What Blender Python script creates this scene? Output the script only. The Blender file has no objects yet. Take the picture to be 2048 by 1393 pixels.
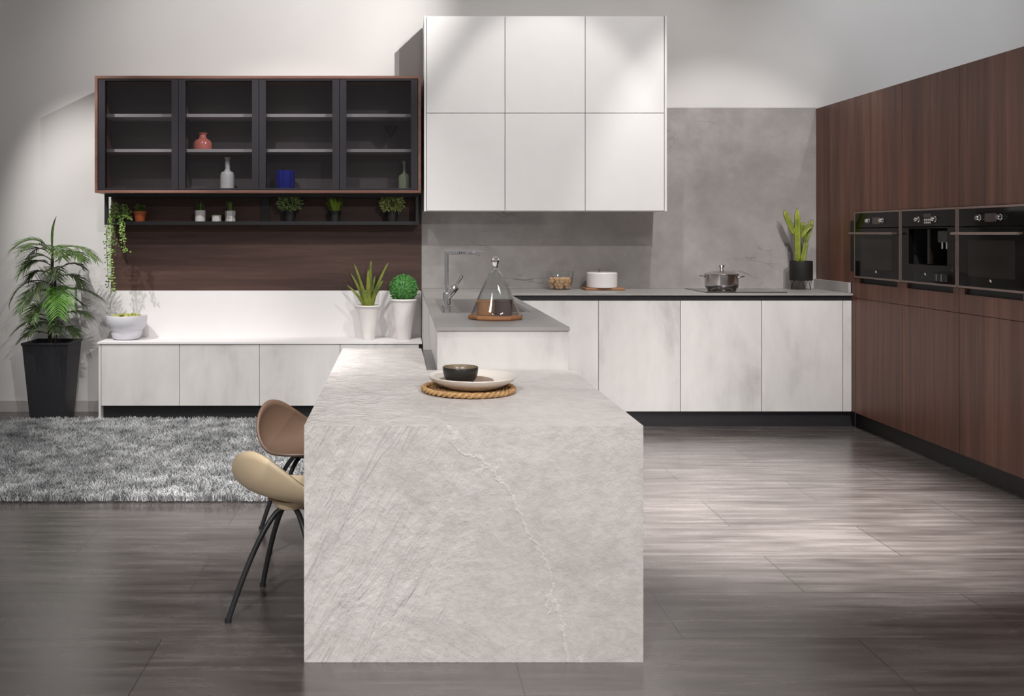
import bpy, math, random
from math import pi, sin, cos, radians as R
from mathutils import Vector, Matrix
SC = bpy.context.scene
COL = SC.collection
rnd = random.Random(7)

# ------------------------------------------------------------------ camera
FPX, CX, CY, EYE = 1892.0, 800.0, 468.0, 1.35
cam_d = bpy.data.cameras.new('camera')
cam = bpy.data.objects.new('camera', cam_d); COL.objects.link(cam)
cam.location = (0, 0, EYE); cam.rotation_euler = (R(90), 0, 0)
cam_d.sensor_width = 36; cam_d.lens = FPX / 2048 * 36
cam_d.shift_x = (1024 - CX) / 2048; cam_d.shift_y = -(696.5 - CY) / 2048
SC.camera = cam

# ------------------------------------------------------------------ world, lamps, exposure
SC.view_settings.view_transform = 'Standard'
SC.view_settings.look = 'None'
SC.view_settings.gamma = 1
SC.view_settings.use_curve_mapping = False
SC.view_settings.exposure = 0.0
w = bpy.data.worlds.new('world'); SC.world = w; w.use_nodes = True
bg = w.node_tree.nodes['Background']
bg.inputs[0].default_value = (1.0, 0.975, 0.97, 1); bg.inputs[1].default_value = 0.25

def spot(name, loc, target, power, angle, blend=0.4, radius=0.05, col=(1, 0.975, 0.95)):
    d = bpy.data.lights.new(name, 'SPOT'); d.energy = power; d.spot_size = R(angle)
    d.spot_blend = blend; d.shadow_soft_size = radius; d.color = col
    o = bpy.data.objects.new(name, d); COL.objects.link(o); o.location = loc
    o.rotation_euler = (Vector(target) - Vector(loc)).to_track_quat('-Z', 'Y').to_euler()
    return o
# rail of wall-washing spots close to the back wall
spot('track_or_added_spot', (-3.1, 5.35, 4.0), (-2.08, 7.1, 1.1), 400, 36, 0.7, 0.03)
spot('track_or_added_spot', (-1.3, 5.25, 4.0), (-0.7, 7.0, 0.65), 110, 58, 0.5, 0.03)
spot('track_or_added_spot', (1.0, 5.35, 4.2), (1.05, 6.9, 1.4), 95, 46, 0.4, 0.03)
spot('track_or_added_spot', (2.05, 5.35, 4.0), (2.55, 7.1, 0.75), 135, 54, 0.5, 0.03)
spot('track_or_added_spot', (3.7, 4.6, 4.4), (3.9, 7.17, 3.0), 150, 56, 0.9, 0.05, (0.92, 0.96, 1.0))  # extra cool lamp, added to lift the upper right wall
# second rail, further into the room
spot('track_or_added_spot', (1.77, 4.0, 4.4), (-0.85, 7.17, 3.0), 800, 34, 0.8, 0.03)
spot('track_or_added_spot', (2.0, 3.0, 4.3), (1.4, 7.0, 1.6), 215, 56, 0.6, 0.03)
spot('track_or_added_spot', (-1.2, 3.0, 4.2), (-0.95, 5.1, 0.0), 430, 44, 0.8, 0.05)
spot('track_or_added_spot', (0.5, 2.9, 4.2), (0.35, 3.45, 0.75), 120, 40, 0.8, 0.05)
spot('track_or_added_spot', (2.5, 3.4, 4.2), (1.78, 4.7, 0.0), 4800, 38, 1.0, 0.05)
spot('track_or_added_spot', (2.3, 1.5, 4.2), (2.9, 6.6, 0.4), 600, 30, 0.8, 0.05)  # added frontal lamp that brightens the white base cabinets
spot('track_or_added_spot', (-1.2, 3.4, 4.2), (-1.0, 6.85, 0.45), 330, 44, 0.8, 0.05)  # added lamp, only there to brighten the low cabinet fronts
spot('track_or_added_spot', (-0.5, 3.7, 4.2), (-0.85, 4.75, 0.0), 800, 26, 1.0, 0.04)  # added lamp standing in for the bright reflection before the rug
# front rail behind the photographer
spot('track_or_added_spot', (2.1, -1.0, 3.6), (0.3, 3.6, 0.4), 500, 50, 0.7, 0.06)
spot('track_or_added_spot', (-1.5, -1.6, 3.8), (-0.1, 3.3, 0.5), 680, 30, 0.8, 0.15)
spot('track_or_added_spot', (-2.0, 3.6, 4.2), (0.1, 5.9, 0.7), 230, 34, 0.8, 0.04)
for ax_, ay_ in ((-2.2, 1.2), (2.4, 1.4)):      # unseen area lamps, added to put highlights on the chrome
    ad = bpy.data.lights.new('added_area_lamp', 'AREA'); ad.shape = 'RECTANGLE'; ad.size = 1.2; ad.size_y = 0.3; ad.energy = 24; ad.color = (1, 0.98, 0.96)
    ao = bpy.data.objects.new('added_area_lamp', ad); COL.objects.link(ao); ao.location = (ax_, ay_, 4.6)

# ------------------------------------------------------------------ materials
def lin(c):
    c = c / 255.0
    return c / 12.92 if c <= 0.04045 else ((c + 0.055) / 1.055) ** 2.4
def srgb(r, g, b): return (lin(r), lin(g), lin(b), 1)

class NT:
    def __init__(s, name):
        s.m = bpy.data.materials.new(name); s.m.use_nodes = True
        s.t = s.m.node_tree; s.n = s.t.nodes; s.l = s.t.links
        s.b = s.n['Principled BSDF']; s.out = s.n['Material Output']
    def node(s, typ, **kw):
        x = s.n.new(typ)
        for k, v in kw.items(): setattr(x, k, v)
        return x
    def link(s, a, b): s.l.new(a, b)
    def setv(s, sock, v):
        if isinstance(v, bpy.types.NodeSocket): s.link(v, sock)
        else: sock.default_value = v
    def pos(s, scale=(1, 1, 1), rot=(0, 0, 0), loc=(0, 0, 0), rand=0.0, local=False):
        if local:
            g = s.node('ShaderNodeTexCoord').outputs['Object']
        else:
            g = s.node('ShaderNodeNewGeometry').outputs['Position']
        if rand:
            oi = s.node('ShaderNodeObjectInfo')
            mu = s.math('MULTIPLY', oi.outputs['Random'], rand)
            va = s.node('ShaderNodeVectorMath', operation='ADD'); s.link(g, va.inputs[0]); s.link(mu, va.inputs[1]); g = va.outputs[0]
        mp = s.node('ShaderNodeMapping'); s.link(g, mp.inputs[0])
        mp.inputs['Location'].default_value = loc; mp.inputs['Rotation'].default_value = rot; mp.inputs['Scale'].default_value = scale
        return mp.outputs[0]
    def math(s, op, a, b=None, c=None, clamp=False):
        x = s.node('ShaderNodeMath', operation=op, use_clamp=clamp)
        s.setv(x.inputs[0], a)
        if b is not None: s.setv(x.inputs[1], b)
        if c is not None: s.setv(x.inputs[2], c)
        return x.outputs[0]
    def noise(s, vec, scale=1, detail=4, rough=0.55, dist=0.0):
        x = s.node('ShaderNodeTexNoise'); s.link(vec, x.inputs['Vector'])
        x.inputs['Scale'].default_value = scale; x.inputs['Detail'].default_value = detail
        x.inputs['Roughness'].default_value = rough; x.inputs['Distortion'].default_value = dist
        return x.outputs[0]
    def ramp(s, fac, stops):
        x = s.node('ShaderNodeValToRGB'); s.link(fac, x.inputs[0]); e = x.color_ramp.elements
        while len(e) < len(stops): e.new(0.5)
        for i, (p, c) in enumerate(stops): e[i].position = p; e[i].color = c if len(c) == 4 else (*c, 1)
        return x.outputs[0]
    def mix(s, fac, a, b, typ='MIX'):
        x = s.node('ShaderNodeMix', data_type='RGBA', blend_type=typ)
        s.setv(x.inputs[0], fac); s.setv(x.inputs[6], a); s.setv(x.inputs[7], b)
        return x.outputs[2]
    def bump(s, h, strength=0.2, dist=0.01):
        x = s.node('ShaderNodeBump'); s.link(h, x.inputs['Height']); x.inputs['Strength'].default_value = strength
        x.inputs['Distance'].default_value = dist; s.link(x.outputs[0], s.b.inputs['Normal'])
    def base(s, col=None, rough=None, metal=None, spec=None):
        if col is not None: s.setv(s.b.inputs['Base Color'], col)
        if rough is not None: s.setv(s.b.inputs['Roughness'], rough)
        if metal is not None: s.setv(s.b.inputs['Metallic'], metal)
        if spec is not None: s.setv(s.b.inputs['Specular IOR Level'], spec)
        return s

def plain(name, c, rough=0.5, metal=0.0, spec=0.5, var=0.06, scale=8.0):
    t = NT(name); c = srgb(*c)
    n = t.noise(t.pos(local=True), scale, 3)
    lo = tuple(x * (1 - var) for x in c[:3]); hi = tuple(min(1, x * (1 + var)) for x in c[:3])
    return t.base(t.ramp(n, [(0.3, lo), (0.7, hi)]), rough, metal, spec).m

M = {}
def mk_wall():
    t = NT('wall_paint'); n = t.noise(t.pos(), 1.3, 3)
    t.base(t.ramp(n, [(0.3, srgb(216, 213, 211)), (0.7, srgb(222, 219, 217))]), 0.8, spec=0.2)
    t.bump(t.noise(t.pos(), 160, 2), 0.04, 0.002); return t.m
def mk_floor():
    t = NT('floor_tile')
    p = t.pos(loc=(1.372, -4.366 + 0.4045 * 20, 0))
    br = t.node('ShaderNodeTexBrick'); t.link(p, br.inputs['Vector'])
    br.inputs['Color1'].default_value = (0.0, 0.0, 0.0, 1); br.inputs['Color2'].default_value = (1, 1, 1, 1); br.inputs['Mortar'].default_value = (0.5, 0.5, 0.5, 1)
    br.inputs['Scale'].default_value = 1; br.inputs['Mortar Size'].default_value = 0.002; br.inputs['Mortar Smooth'].default_value = 0.2
    br.inputs['Brick Width'].default_value = 1.158; br.inputs['Row Height'].default_value = 0.4045
    st = t.noise(t.pos((1.3, 14, 1)), 1.5, 4, 0.55, 0.25)
    cl = t.noise(t.pos((1.0, 1.9, 1)), 1.6, 4, 0.55, 0.6)
    s = t.math('ADD', t.math('MULTIPLY', st, 0.6), t.math('MULTIPLY', cl, 0.4))
    s = t.math('ADD', s, t.math('MULTIPLY', t.math('SUBTRACT', br.outputs['Color'], 0.5), 0.06))
    col = t.ramp(s, [(0.33, srgb(55, 50, 49)), (0.5, srgb(80, 74, 72)), (0.72, srgb(108, 101, 99))])
    col = t.mix(br.outputs['Fac'], col, srgb(40, 37, 36))
    ro = t.math('ADD', 0.14, t.math('MULTIPLY', s, 0.24))
    t.base(col, ro, spec=0.5); t.b.inputs['IOR'].default_value = 2.75
    t.bump(t.math('SUBTRACT', t.math('MULTIPLY', st, 0.5), br.outputs['Fac']), 0.035, 0.003)
    cv = t.node('ShaderNodeCombineXYZ'); t.link(t.math('MULTIPLY', t.math('SUBTRACT', br.outputs['Color'], 0.5), 0.02), cv.inputs[1]); cv.inputs[2].default_value = 1
    nv = t.node('ShaderNodeVectorMath', operation='NORMALIZE'); t.link(cv.outputs[0], nv.inputs[0])      # tiles are laid a hair out of level
    t.link(nv.outputs[0], [n for n in t.n if n.bl_idname == 'ShaderNodeBump'][0].inputs['Normal']); return t.m
def mk_cement_front():
    t = NT('white_cement_laminate')
    a = t.noise(t.pos((1.6, 1.6, 0.9), rand=17), 1.5, 6, 0.6, 0.5)
    b = t.noise(t.pos((7, 7, 1.5), rand=31), 1.2, 5, 0.6)
    f = t.math('ADD', t.math('MULTIPLY', a, 0.65), t.math('MULTIPLY', b, 0.35))
    t.base(t.ramp(f, [(0.3, srgb(176, 172, 170)), (0.46, srgb(206, 203, 201)), (0.66, srgb(220, 217, 215))]), 0.55, spec=0.35); return t.m
def mk_wood(name, scale, lo, mid, hi, rough=0.45, rand=0.0):
    t = NT(name)
    a = t.noise(t.pos(scale, rand=rand), 1.0, 6, 0.6, 0.5)
    b = t.noise(t.pos(tuple(x * 4.5 for x in scale), rand=rand), 1.0, 4, 0.6, 0.2)
    c = t.noise(t.pos(tuple(x * 0.22 for x in scale), rand=rand), 1.0, 3, 0.5, 0.8)
    f = t.math('ADD', t.math('ADD', t.math('MULTIPLY', a, 0.45), t.math('MULTIPLY', b, 0.25)), t.math('MULTIPLY', c, 0.3))
    t.base(t.ramp(f, [(0.34, lo), (0.5, mid), (0.66, hi)]), rough, spec=0.4)
    t.bump(b, 0.08, 0.002); return t.m
def mk_grey_stone(name, cols, rough=0.5, vein=0.5):
    t = NT(name)
    a = t.noise(t.pos((1, 1, 1)), 1.3, 7, 0.62, 0.5)
    b = t.noise(t.pos((1, 1, 1), loc=(5, 3, 1)), 9, 5, 0.6)
    f = t.math('ADD', t.math('MULTIPLY', a, 0.72), t.math('MULTIPLY', b, 0.28))
    col = t.ramp(f, list(zip((0.32, 0.5, 0.68), cols)))
    v = t.noise(t.pos((0.6, 1, 1.5), rot=(0, R(14), 0)), 0.9, 6, 0.55, 0.7)
    v = t.math('ABSOLUTE', t.math('SUBTRACT', v, 0.5))
    v = t.math('SUBTRACT', 1.0, t.math('MULTIPLY', v, 170.0), clamp=True)
    gate = t.ramp(t.noise(t.pos((1.2, 1, 1.2), loc=(2, 0, 7)), 1.1, 2), [(0.5, (0, 0, 0)), (0.6, (1, 1, 1))])
    v = t.math('MULTIPLY', t.math('MULTIPLY', v, gate), vein)
    col = t.mix(v, col, tuple(x * 0.45 for x in cols[0][:3]) + (1,))
    t.base(col, rough, spec=0.4); t.bump(b, 0.05, 0.003); return t.m
def mk_slate():
    t = NT('pale_slate_stone')
    a = t.noise(t.pos((1, 1, 1)), 2.1, 6, 0.6, 0.6)
    sx = t.node('ShaderNodeSeparateXYZ'); t.link(t.pos(), sx.inputs[0])
    X, Y, Z = sx.outputs
    # chiselled diagonal ripples, strongest towards the left end, as split slate has
    an = R(27)
    cb = t.node('ShaderNodeCombineXYZ')
    t.link(t.math('ADD', t.math('MULTIPLY', X, 11 * cos(an)), t.math('MULTIPLY', Z, -11 * sin(an))), cb.inputs[0])
    t.link(t.math('MULTIPLY', Y, 9), cb.inputs[1])
    t.link(t.math('ADD', t.math('MULTIPLY', X, 2.4 * sin(an)), t.math('MULTIPLY', Z, 2.4 * cos(an))), cb.inputs[2])
    rp = t.noise(cb.outputs[0], 1.5, 5, 0.6, 0.8)
    gate = t.ramp(t.math('ADD', t.math('MULTIPLY', X, -0.8), t.math('ADD', t.math('MULTIPLY', a, 0.9), -0.02)), [(0.22, (0.06, 0.06, 0.06)), (0.62, (1, 1, 1))])
    rip = t.math('MULTIPLY', rp, gate)
    fine = t.noise(t.pos((1, 1, 1)), 26, 5, 0.65)
    # one raised crooked vein running from the upper middle to the lower right
    wob = t.noise(t.pos((1, 1, 1), loc=(3, 8, 2)), 3.2, 5, 0.6)
    wv = t.math('ADD', t.math('SUBTRACT', X, t.math('MULTIPLY_ADD', Z, -0.62, 0.62)), t.math('MULTIPLY', t.math('SUBTRACT', wob, 0.5), 0.75))
    vein = t.math('SUBTRACT', 1.0, t.math('MULTIPLY', t.math('ABSOLUTE', wv), 60.0), clamp=True)
    f = t.math('ADD', t.math('MULTIPLY', a, 0.6), t.math('MULTIPLY', fine, 0.4))
    f = t.math('ADD', f, t.math('MULTIPLY', t.math('SUBTRACT', rip, 0.4), 0.16))
    col = t.ramp(f, [(0.32, srgb(186, 179, 176)), (0.5, srgb(203, 197, 194)), (0.68, srgb(216, 211, 208))])
    col = t.mix(t.math('MULTIPLY', vein, 0.4), col, srgb(226, 220, 216))
    t.base(col, 0.52, spec=0.35)
    h = t.math('ADD', t.math('MULTIPLY', rip, 1.0), t.math('ADD', t.math('MULTIPLY', fine, 0.25), t.math('MULTIPLY', vein, 0.06)))
    t.bump(h, 0.8, 0.03); return t.m
def thin_glass(name, tint, refl=1.0, rough=0.0):
    t = NT(name); t.n.remove(t.b)
    tr = t.node('ShaderNodeBsdfTransparent'); tr.inputs[0].default_value = tint
    gl = t.node('ShaderNodeBsdfGlossy'); gl.inputs['Roughness'].default_value = rough; gl.inputs[0].default_value = (1, 1, 1, 1)
    fr = t.node('ShaderNodeLayerWeight'); fr.inputs[0].default_value = 0.5
    fc = t.math('MULTIPLY_ADD', t.math('POWER', fr.outputs['Facing'], 3.5), 0.6, 0.045)
    mx = t.node('ShaderNodeMixShader'); t.link(t.math('MULTIPLY', fc, refl, clamp=True), mx.inputs[0])
    t.link(tr.outputs[0], mx.inputs[1]); t.link(gl.outputs[0], mx.inputs[2]); t.link(mx.outputs[0], t.out.inputs[0]); return t.m
def leaf(name, a, b, rough=0.45, sc=30):
    t = NT(name); n = t.noise(t.pos(local=True), sc, 3)
    t.base(t.ramp(n, [(0.3, srgb(*a)), (0.7, srgb(*b))]), rough, spec=0.4)
    t.b.inputs['Subsurface Weight'].default_value = 0.0
    return t.m

M['wall'] = mk_wall(); M['floor'] = mk_floor(); M['cement'] = mk_cement_front()
M['wood_v'] = mk_wood('walnut_veneer_upright', (14, 14, 0.5), srgb(58, 35, 27), srgb(90, 58, 46), srgb(120, 82, 66), 0.42)
M['wood_h'] = mk_wood('walnut_veneer_level', (0.6, 9, 9), srgb(52, 36, 32), srgb(74, 53, 47), srgb(96, 70, 62), 0.5)
M['wood_frame'] = mk_wood('walnut_edge', (1.2, 12, 12), srgb(96, 66, 56), srgb(118, 84, 73), srgb(136, 100, 88), 0.4)
M['splash'] = mk_grey_stone('grey_concrete_stone', (srgb(136, 132, 130), srgb(156, 151, 149), srgb(177, 172, 170)), 0.5, 0.7)
M['worktop'] = mk_grey_stone('grey_worktop_stone', (srgb(142, 139, 137), srgb(152, 149, 147), srgb(163, 160, 158)), 0.4, 0.0)
M['slate'] = mk_slate()
M['white_lacquer'] = plain('white_lacquer', (233, 231, 230), 0.42, var=0.01)
M['white_panel'] = plain('white_panel', (226, 223, 223), 0.5, var=0.01)
M['carcass'] = plain('pale_carcass', (205, 202, 200), 0.6, var=0.01)
M['black_metal'] = plain('black_metal', (36, 36, 39), 0.4, 0.0, var=0.05)
M['dark_alu'] = plain('dark_anodised_aluminium', (58, 56, 60), 0.38, 0.55, var=0.05)
M['plinth'] = plain('charcoal_plinth', (48, 47, 50), 0.35, 0.2, var=0.05)
M['plinth_dark'] = plain('black_brown_plinth', (33, 29, 28), 0.5, var=0.05)
M['inner_dark'] = plain('dark_cabinet_lining', (108, 99, 97), 0.55, var=0.06, scale=3)
M['shelf_edge'] = plain('light_grey_shelf', (168, 162, 160), 0.5, var=0.03)
M['smoked'] = thin_glass('smoked_glass', (0.84, 0.84, 0.86, 1), 0.5)
M['glass'] = thin_glass('clear_glass', (0.95, 0.96, 0.96, 1), 1.3)
M['black_glass'] = plain('black_glass', (15, 13, 12), 0.06, spec=0.22, var=0.02)
M['oven_window'] = plain('oven_window_glass', (34, 30, 28), 0.12, spec=0.22, var=0.05)
M['black_gap'] = plain('black_recess', (10, 9, 9), 0.6, var=0.05)
M['bronze'] = plain('bronze_metal', (150, 132, 124), 0.32, 0.85, var=0.05)
M['chrome'] = plain('chrome', (225, 224, 224), 0.06, 1.0, var=0.01)
M['steel'] = plain('brushed_steel', (205, 201, 199), 0.2, 1.0, var=0.04, scale=20)
M['ceramic'] = plain('white_ceramic', (236, 232, 230), 0.3, var=0.015)
M['ceramic_matt'] = plain('matt_white_ceramic', (224, 219, 217), 0.6, var=0.03)
M['lav_ceramic'] = plain('cool_white_ceramic', (216, 215, 222), 0.4, var=0.02)
M['stoneware'] = plain('cream_stoneware', (222, 214, 206), 0.4, var=0.03)
M['saucer'] = plain('taupe_stoneware', (150, 128, 110), 0.4, var=0.1, scale=14)
M['bowl_black'] = plain('black_stoneware', (40, 36, 33), 0.35, var=0.08)
M['bowl_in'] = plain('olive_glaze', (122, 108, 86), 0.3, var=0.08)
M['beige'] = plain('beige_plastic', (222, 200, 167), 0.45, var=0.015)
M['brown'] = plain('brown_plastic', (90, 70, 57), 0.42, var=0.02)
M['brown_edge'] = plain('dark_collar_plastic', (42, 38, 36), 0.5)
M['terracotta'] = plain('terracotta', (182, 92, 52), 0.7, var=0.06)
M['pot_black'] = plain('black_pot', (30, 29, 29), 0.55, var=0.05)
M['planter'] = plain('charcoal_planter', (44, 44, 48), 0.4, var=0.04)
M['soil'] = plain('soil', (50, 38, 30), 0.9, var=0.3, scale=60)
M['bark'] = plain('palm_bark', (62, 52, 36), 0.8, var=0.25, scale=40)
M['board'] = mk_wood('acacia_wood', (3, 14, 14), srgb(124, 82, 52), srgb(158, 110, 74), srgb(186, 138, 98), 0.45)
M['rope'] = plain('seagrass_rope', (176, 138, 92), 0.8, var=0.3, scale=60)
M['pink'] = plain('dusty_pink_glaze', (196, 112, 100), 0.15, var=0.05)
M['blue'] = plain('cobalt_glaze', (30, 40, 140), 0.1, var=0.06)
M['sage'] = plain('sage_glaze', (158, 172, 138), 0.25, var=0.04)
M['grey_glaze'] = plain('pale_grey_glaze', (206, 206, 200), 0.25, var=0.03)
M['caramel'] = plain('caramel_brown', (166, 118, 74), 0.45, var=0.08)
M['plum'] = plain('plum_brown', (86, 68, 68), 0.4, var=0.06)
M['nut'] = plain('nut_shell', (206, 164, 118), 0.6, var=0.15, scale=60)
M['palm'] = leaf('palm_leaf', (42, 66, 26), (92, 120, 54))
M['palm_dark'] = leaf('palm_leaf_dark', (40, 52, 28), (72, 88, 48))
M['palm_bright'] = leaf('palm_leaf_bright', (60, 108, 30), (104, 150, 56))
M['aloe'] = leaf('aloe_leaf', (72, 88, 34), (134, 142, 58), sc=12)
M['box'] = leaf('boxwood_leaf', (48, 104, 44), (106, 164, 88), sc=50)
M['ivy'] = leaf('ivy_leaf', (92, 128, 50), (168, 194, 112), sc=50)
M['ivy_dark'] = leaf('ivy_leaf_dark', (52, 76, 36), (96, 122, 60), sc=50)
M['bush'] = leaf('bush_leaf', (108, 136, 80), (178, 194, 134), sc=60)
M['bush_pale'] = leaf('pale_bush_leaf', (150, 170, 90), (210, 218, 152), sc=60)
M['grass'] = leaf('grass_blade', (108, 146, 36), (172, 200, 76), sc=40)
M['grass_dark'] = leaf('dark_grass_blade', (72, 102, 42), (116, 142, 70), sc=40)
M['cactus'] = leaf('cactus_skin', (88, 104, 28), (142, 152, 52), sc=14)
M['spine'] = plain('cactus_spine', (96, 66, 40), 0.7)
M['filling'] = leaf('dried_filling', (120, 128, 62), (184, 180, 108), 0.7, 40)
M['rug'] = leaf('grey_rug_yarn', (118, 119, 120), (210, 211, 212), 0.8, 9)
M['display'] = plain('oven_display', (62, 52, 50), 0.2)
M['mark'] = plain('pale_print', (190, 184, 180), 0.5)

# ------------------------------------------------------------------ mesh helpers
WLOC = {}
class MB:
    def __init__(s): s.v = []; s.f = []
    def add(s, vs, fs):
        o = len(s.v); s.v += [tuple(x) for x in vs]; s.f += [tuple(i + o for i in f) for f in fs]; return s
    def box(s, x0, x1, y0, y1, z0, z1):
        vs = [(x, y, z) for x in (x0, x1) for y in (y0, y1) for z in (z0, z1)]
        return s.add(vs, [(0, 1, 3, 2), (4, 6, 7, 5), (0, 4, 5, 1), (2, 3, 7, 6), (0, 2, 6, 4), (1, 5, 7, 3)])
    def lathe(s, prof, c=(0, 0, 0), n=40, ax=None, sx=1.0, sy=1.0):
        vs, fs = [], []
        rings = []
        for r, z in prof:
            if r < 1e-6: rings.append([len(vs)]); vs.append((0, 0, z))
            else:
                rings.append(list(range(len(vs), len(vs) + n)))
                vs += [(r * cos(2 * pi * k / n) * sx, r * sin(2 * pi * k / n) * sy, z) for k in range(n)]
        for a, b in zip(rings, rings[1:]):
            for k in range(n):
                k2 = (k + 1) % n
                if len(a) == 1 and len(b) > 1: fs.append((a[0], b[k2], b[k]))
                elif len(b) == 1 and len(a) > 1: fs.append((a[k], a[k2], b[0]))
                elif len(a) > 1: fs.append((a[k], a[k2], b[k2], b[k]))
        if ax is not None:
            q = Vector((0, 0, 1)).rotation_difference(Vector(ax)); vs = [q @ Vector(v) for v in vs]
        return s.add([(v[0] + c[0], v[1] + c[1], v[2] + c[2]) for v in vs], fs)
    def tube(s, pts, rad, n=10):
        pts = [Vector(p) for p in pts]; rs = rad if isinstance(rad, (list, tuple)) else [rad] * len(pts)
        vs, fs = [], []
        up = None
        for i, p in enumerate(pts):
            d = (pts[min(i + 1, len(pts) - 1)] - pts[max(i - 1, 0)]).normalized()
            if up is None:
                up = Vector((0, 0, 1)) if abs(d.z) < 0.9 else Vector((1, 0, 0))
            a = (up - d * up.dot(d)).normalized(); b = d.cross(a); up = a
            for k in range(n):
                t = 2 * pi * k / n; vs.append(p + (a * cos(t) + b * sin(t)) * rs[i])
        for i in range(len(pts) - 1):
            for k in range(n):
                k2 = (k + 1) % n; fs.append((i * n + k, i * n + k2, (i + 1) * n + k2, (i + 1) * n + k))
        fs.append(tuple(range(n - 1, -1, -1))); fs.append(tuple((len(pts) - 1) * n + k for k in range(n)))
        return s.add(vs, fs)
    def ball(s, c, r, n=16, m=10, q=None, sc=(1, 1, 1)):
        prof = [(r * sin(pi * i / m), -r * cos(pi * i / m)) for i in range(m + 1)]; prof[0] = (0, -r); prof[-1] = (0, r)
        b = MB().lathe(prof, n=n); vs = [Vector((v[0] * sc[0], v[1] * sc[1], v[2] * sc[2])) for v in b.v]
        if q: vs = [q @ v for v in vs]
        return s.add([v + Vector(c) for v in vs], b.f)
    def strip(s, pts, wid, nrm):
        """a leaf blade: a narrow strip along pts, width wid[i], folded slightly along the middle"""
        pts = [Vector(p) for p in pts]; vs, fs = [], []
        for i, p in enumerate(pts):
            d = (pts[min(i + 1, len(pts) - 1)] - pts[max(i - 1, 0)]).normalized()
            sd = d.cross(Vector(nrm))
            if sd.length < 1e-4: sd = d.cross(Vector((0.3, 0.5, 0.8)))
            sd.normalize(); nn = sd.cross(d)
            h = wid[i] / 2
            vs += [p - sd * h + nn * h * 0.3, p, p + sd * h + nn * h * 0.3]
        for i in range(len(pts) - 1):
            a = 3 * i; fs += [(a, a + 1, a + 4, a + 3), (a + 1, a + 2, a + 5, a + 4)]
        return s.add(vs, fs)
    def leaf(s, p, d, n, L, W):
        """one small oval leaf"""
        p = Vector(p); d = Vector(d).normalized(); sd = d.cross(Vector(n))
        if sd.length < 1e-3: sd = d.cross(Vector((0.2, 0.9, 0.4)))
        sd.normalize(); nn = sd.cross(d)
        vs = [p, p + d * L * 0.45 - sd * W / 2 + nn * W * 0.15, p + d * L * 0.5 - nn * W * 0.05, p + d * L * 0.45 + sd * W / 2 + nn * W * 0.15, p + d * L]
        return s.add(vs, [(0, 2, 1), (0, 3, 2), (1, 2, 4), (2, 3, 4)])
    def build(s, name, mat, parent=None, origin=None, smooth=None, bevel=0.0, solid=0.0, sub=0):
        base = Vector(WLOC.get(parent.name, (0, 0, 0))) if parent else Vector((0, 0, 0))
        o0 = Vector(origin) if origin else base
        me = bpy.data.meshes.new(name)
        me.from_pydata([(v[0] - o0.x, v[1] - o0.y, v[2] - o0.z) for v in s.v], [], s.f); me.update()
        import bmesh
        bm = bmesh.new(); bm.from_mesh(me); bmesh.ops.recalc_face_normals(bm, faces=bm.faces); bm.to_mesh(me); bm.free()
        me.materials.append(mat)
        if smooth: me.shade_smooth(); me.set_sharp_from_angle(angle=R(smooth))
        o = bpy.data.objects.new(name, me); COL.objects.link(o)
        if parent: o.parent = parent
        o.location = o0 - base
        WLOC[o.name] = tuple(o0)
        if solid: md = o.modifiers.new('thick', 'SOLIDIFY'); md.thickness = solid; md.offset = 0
        if sub: md = o.modifiers.new('sub', 'SUBSURF'); md.levels = sub; md.render_levels = sub
        if bevel:
            md = o.modifiers.new('bevel', 'BEVEL'); md.width = bevel; md.segments = 2; md.limit_method = 'ANGLE'; md.angle_limit = R(40)
        return o

def tag(o, label, cat, group=None, kind=None):
    o['label'] = label; o['category'] = cat
    if group: o['group'] = group
    if kind: o['kind'] = kind
    return o
def thing(name, label, cat, loc=(0, 0, 0), group=None):
    o = bpy.data.objects.new(name, None); COL.objects.link(o); o.location = loc; o.empty_display_size = 0.05
    WLOC[o.name] = tuple(loc); return tag(o, label, cat, group)
def struct(o): o['kind'] = 'structure'; return o
def box(*a): return MB().box(*a)
def bez(p, n):
    p = [Vector(q) for q in p]; out = []
    for i in range(n + 1):
        t = i / n
        if len(p) == 3: out.append(p[0] * (1 - t) ** 2 + p[1] * 2 * t * (1 - t) + p[2] * t * t)
        else: out.append(p[0] * (1 - t) ** 3 + p[1] * 3 * t * (1 - t) ** 2 + p[2] * 3 * t * t * (1 - t) + p[3] * t ** 3)
    return out

# ------------------------------------------------------------------ the setting
WALL = 7.175
struct(box(-7, 8, -4, WALL + 0.2, -0.1, 0).build('floor', M['floor']))
struct(box(-7, 8, WALL, WALL + 0.2, 0, 5.2).build('wall_back', M['wall']))
struct(box(-7, -2.20, WALL - 0.012, WALL, 0, 0.085).build('baseboard_back', plain('grey_baseboard', (176, 171, 169), 0.5), bevel=0.002))

# ------------------------------------------------------------------ wall panels
tag(box(0.163, 3.15, 7.155, WALL - .001, 0.9365, 2.305).build('splashback', M['splash'], origin=(1.6, 7.16, 0.9365), bevel=0.001),
    'tall grey concrete-look splashback panel above the worktop', 'splashback')
tag(box(-2.185, 0.160, 7.155, WALL - .001, 0.921, 1.645).build('wall_panel', M['wood_h'], origin=(-1, 7.16, 0.921)),
    'dark walnut back panel behind the little potted plants', 'wall panel')
tag(box(-2.185, 0.160, 7.155, WALL - .001, 0.571, 0.920).build('back_panel', M['white_panel'], origin=(-1, 7.16, 0.571)),
    'glossy white back panel standing above the low sideboard', 'wall panel')

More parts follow.
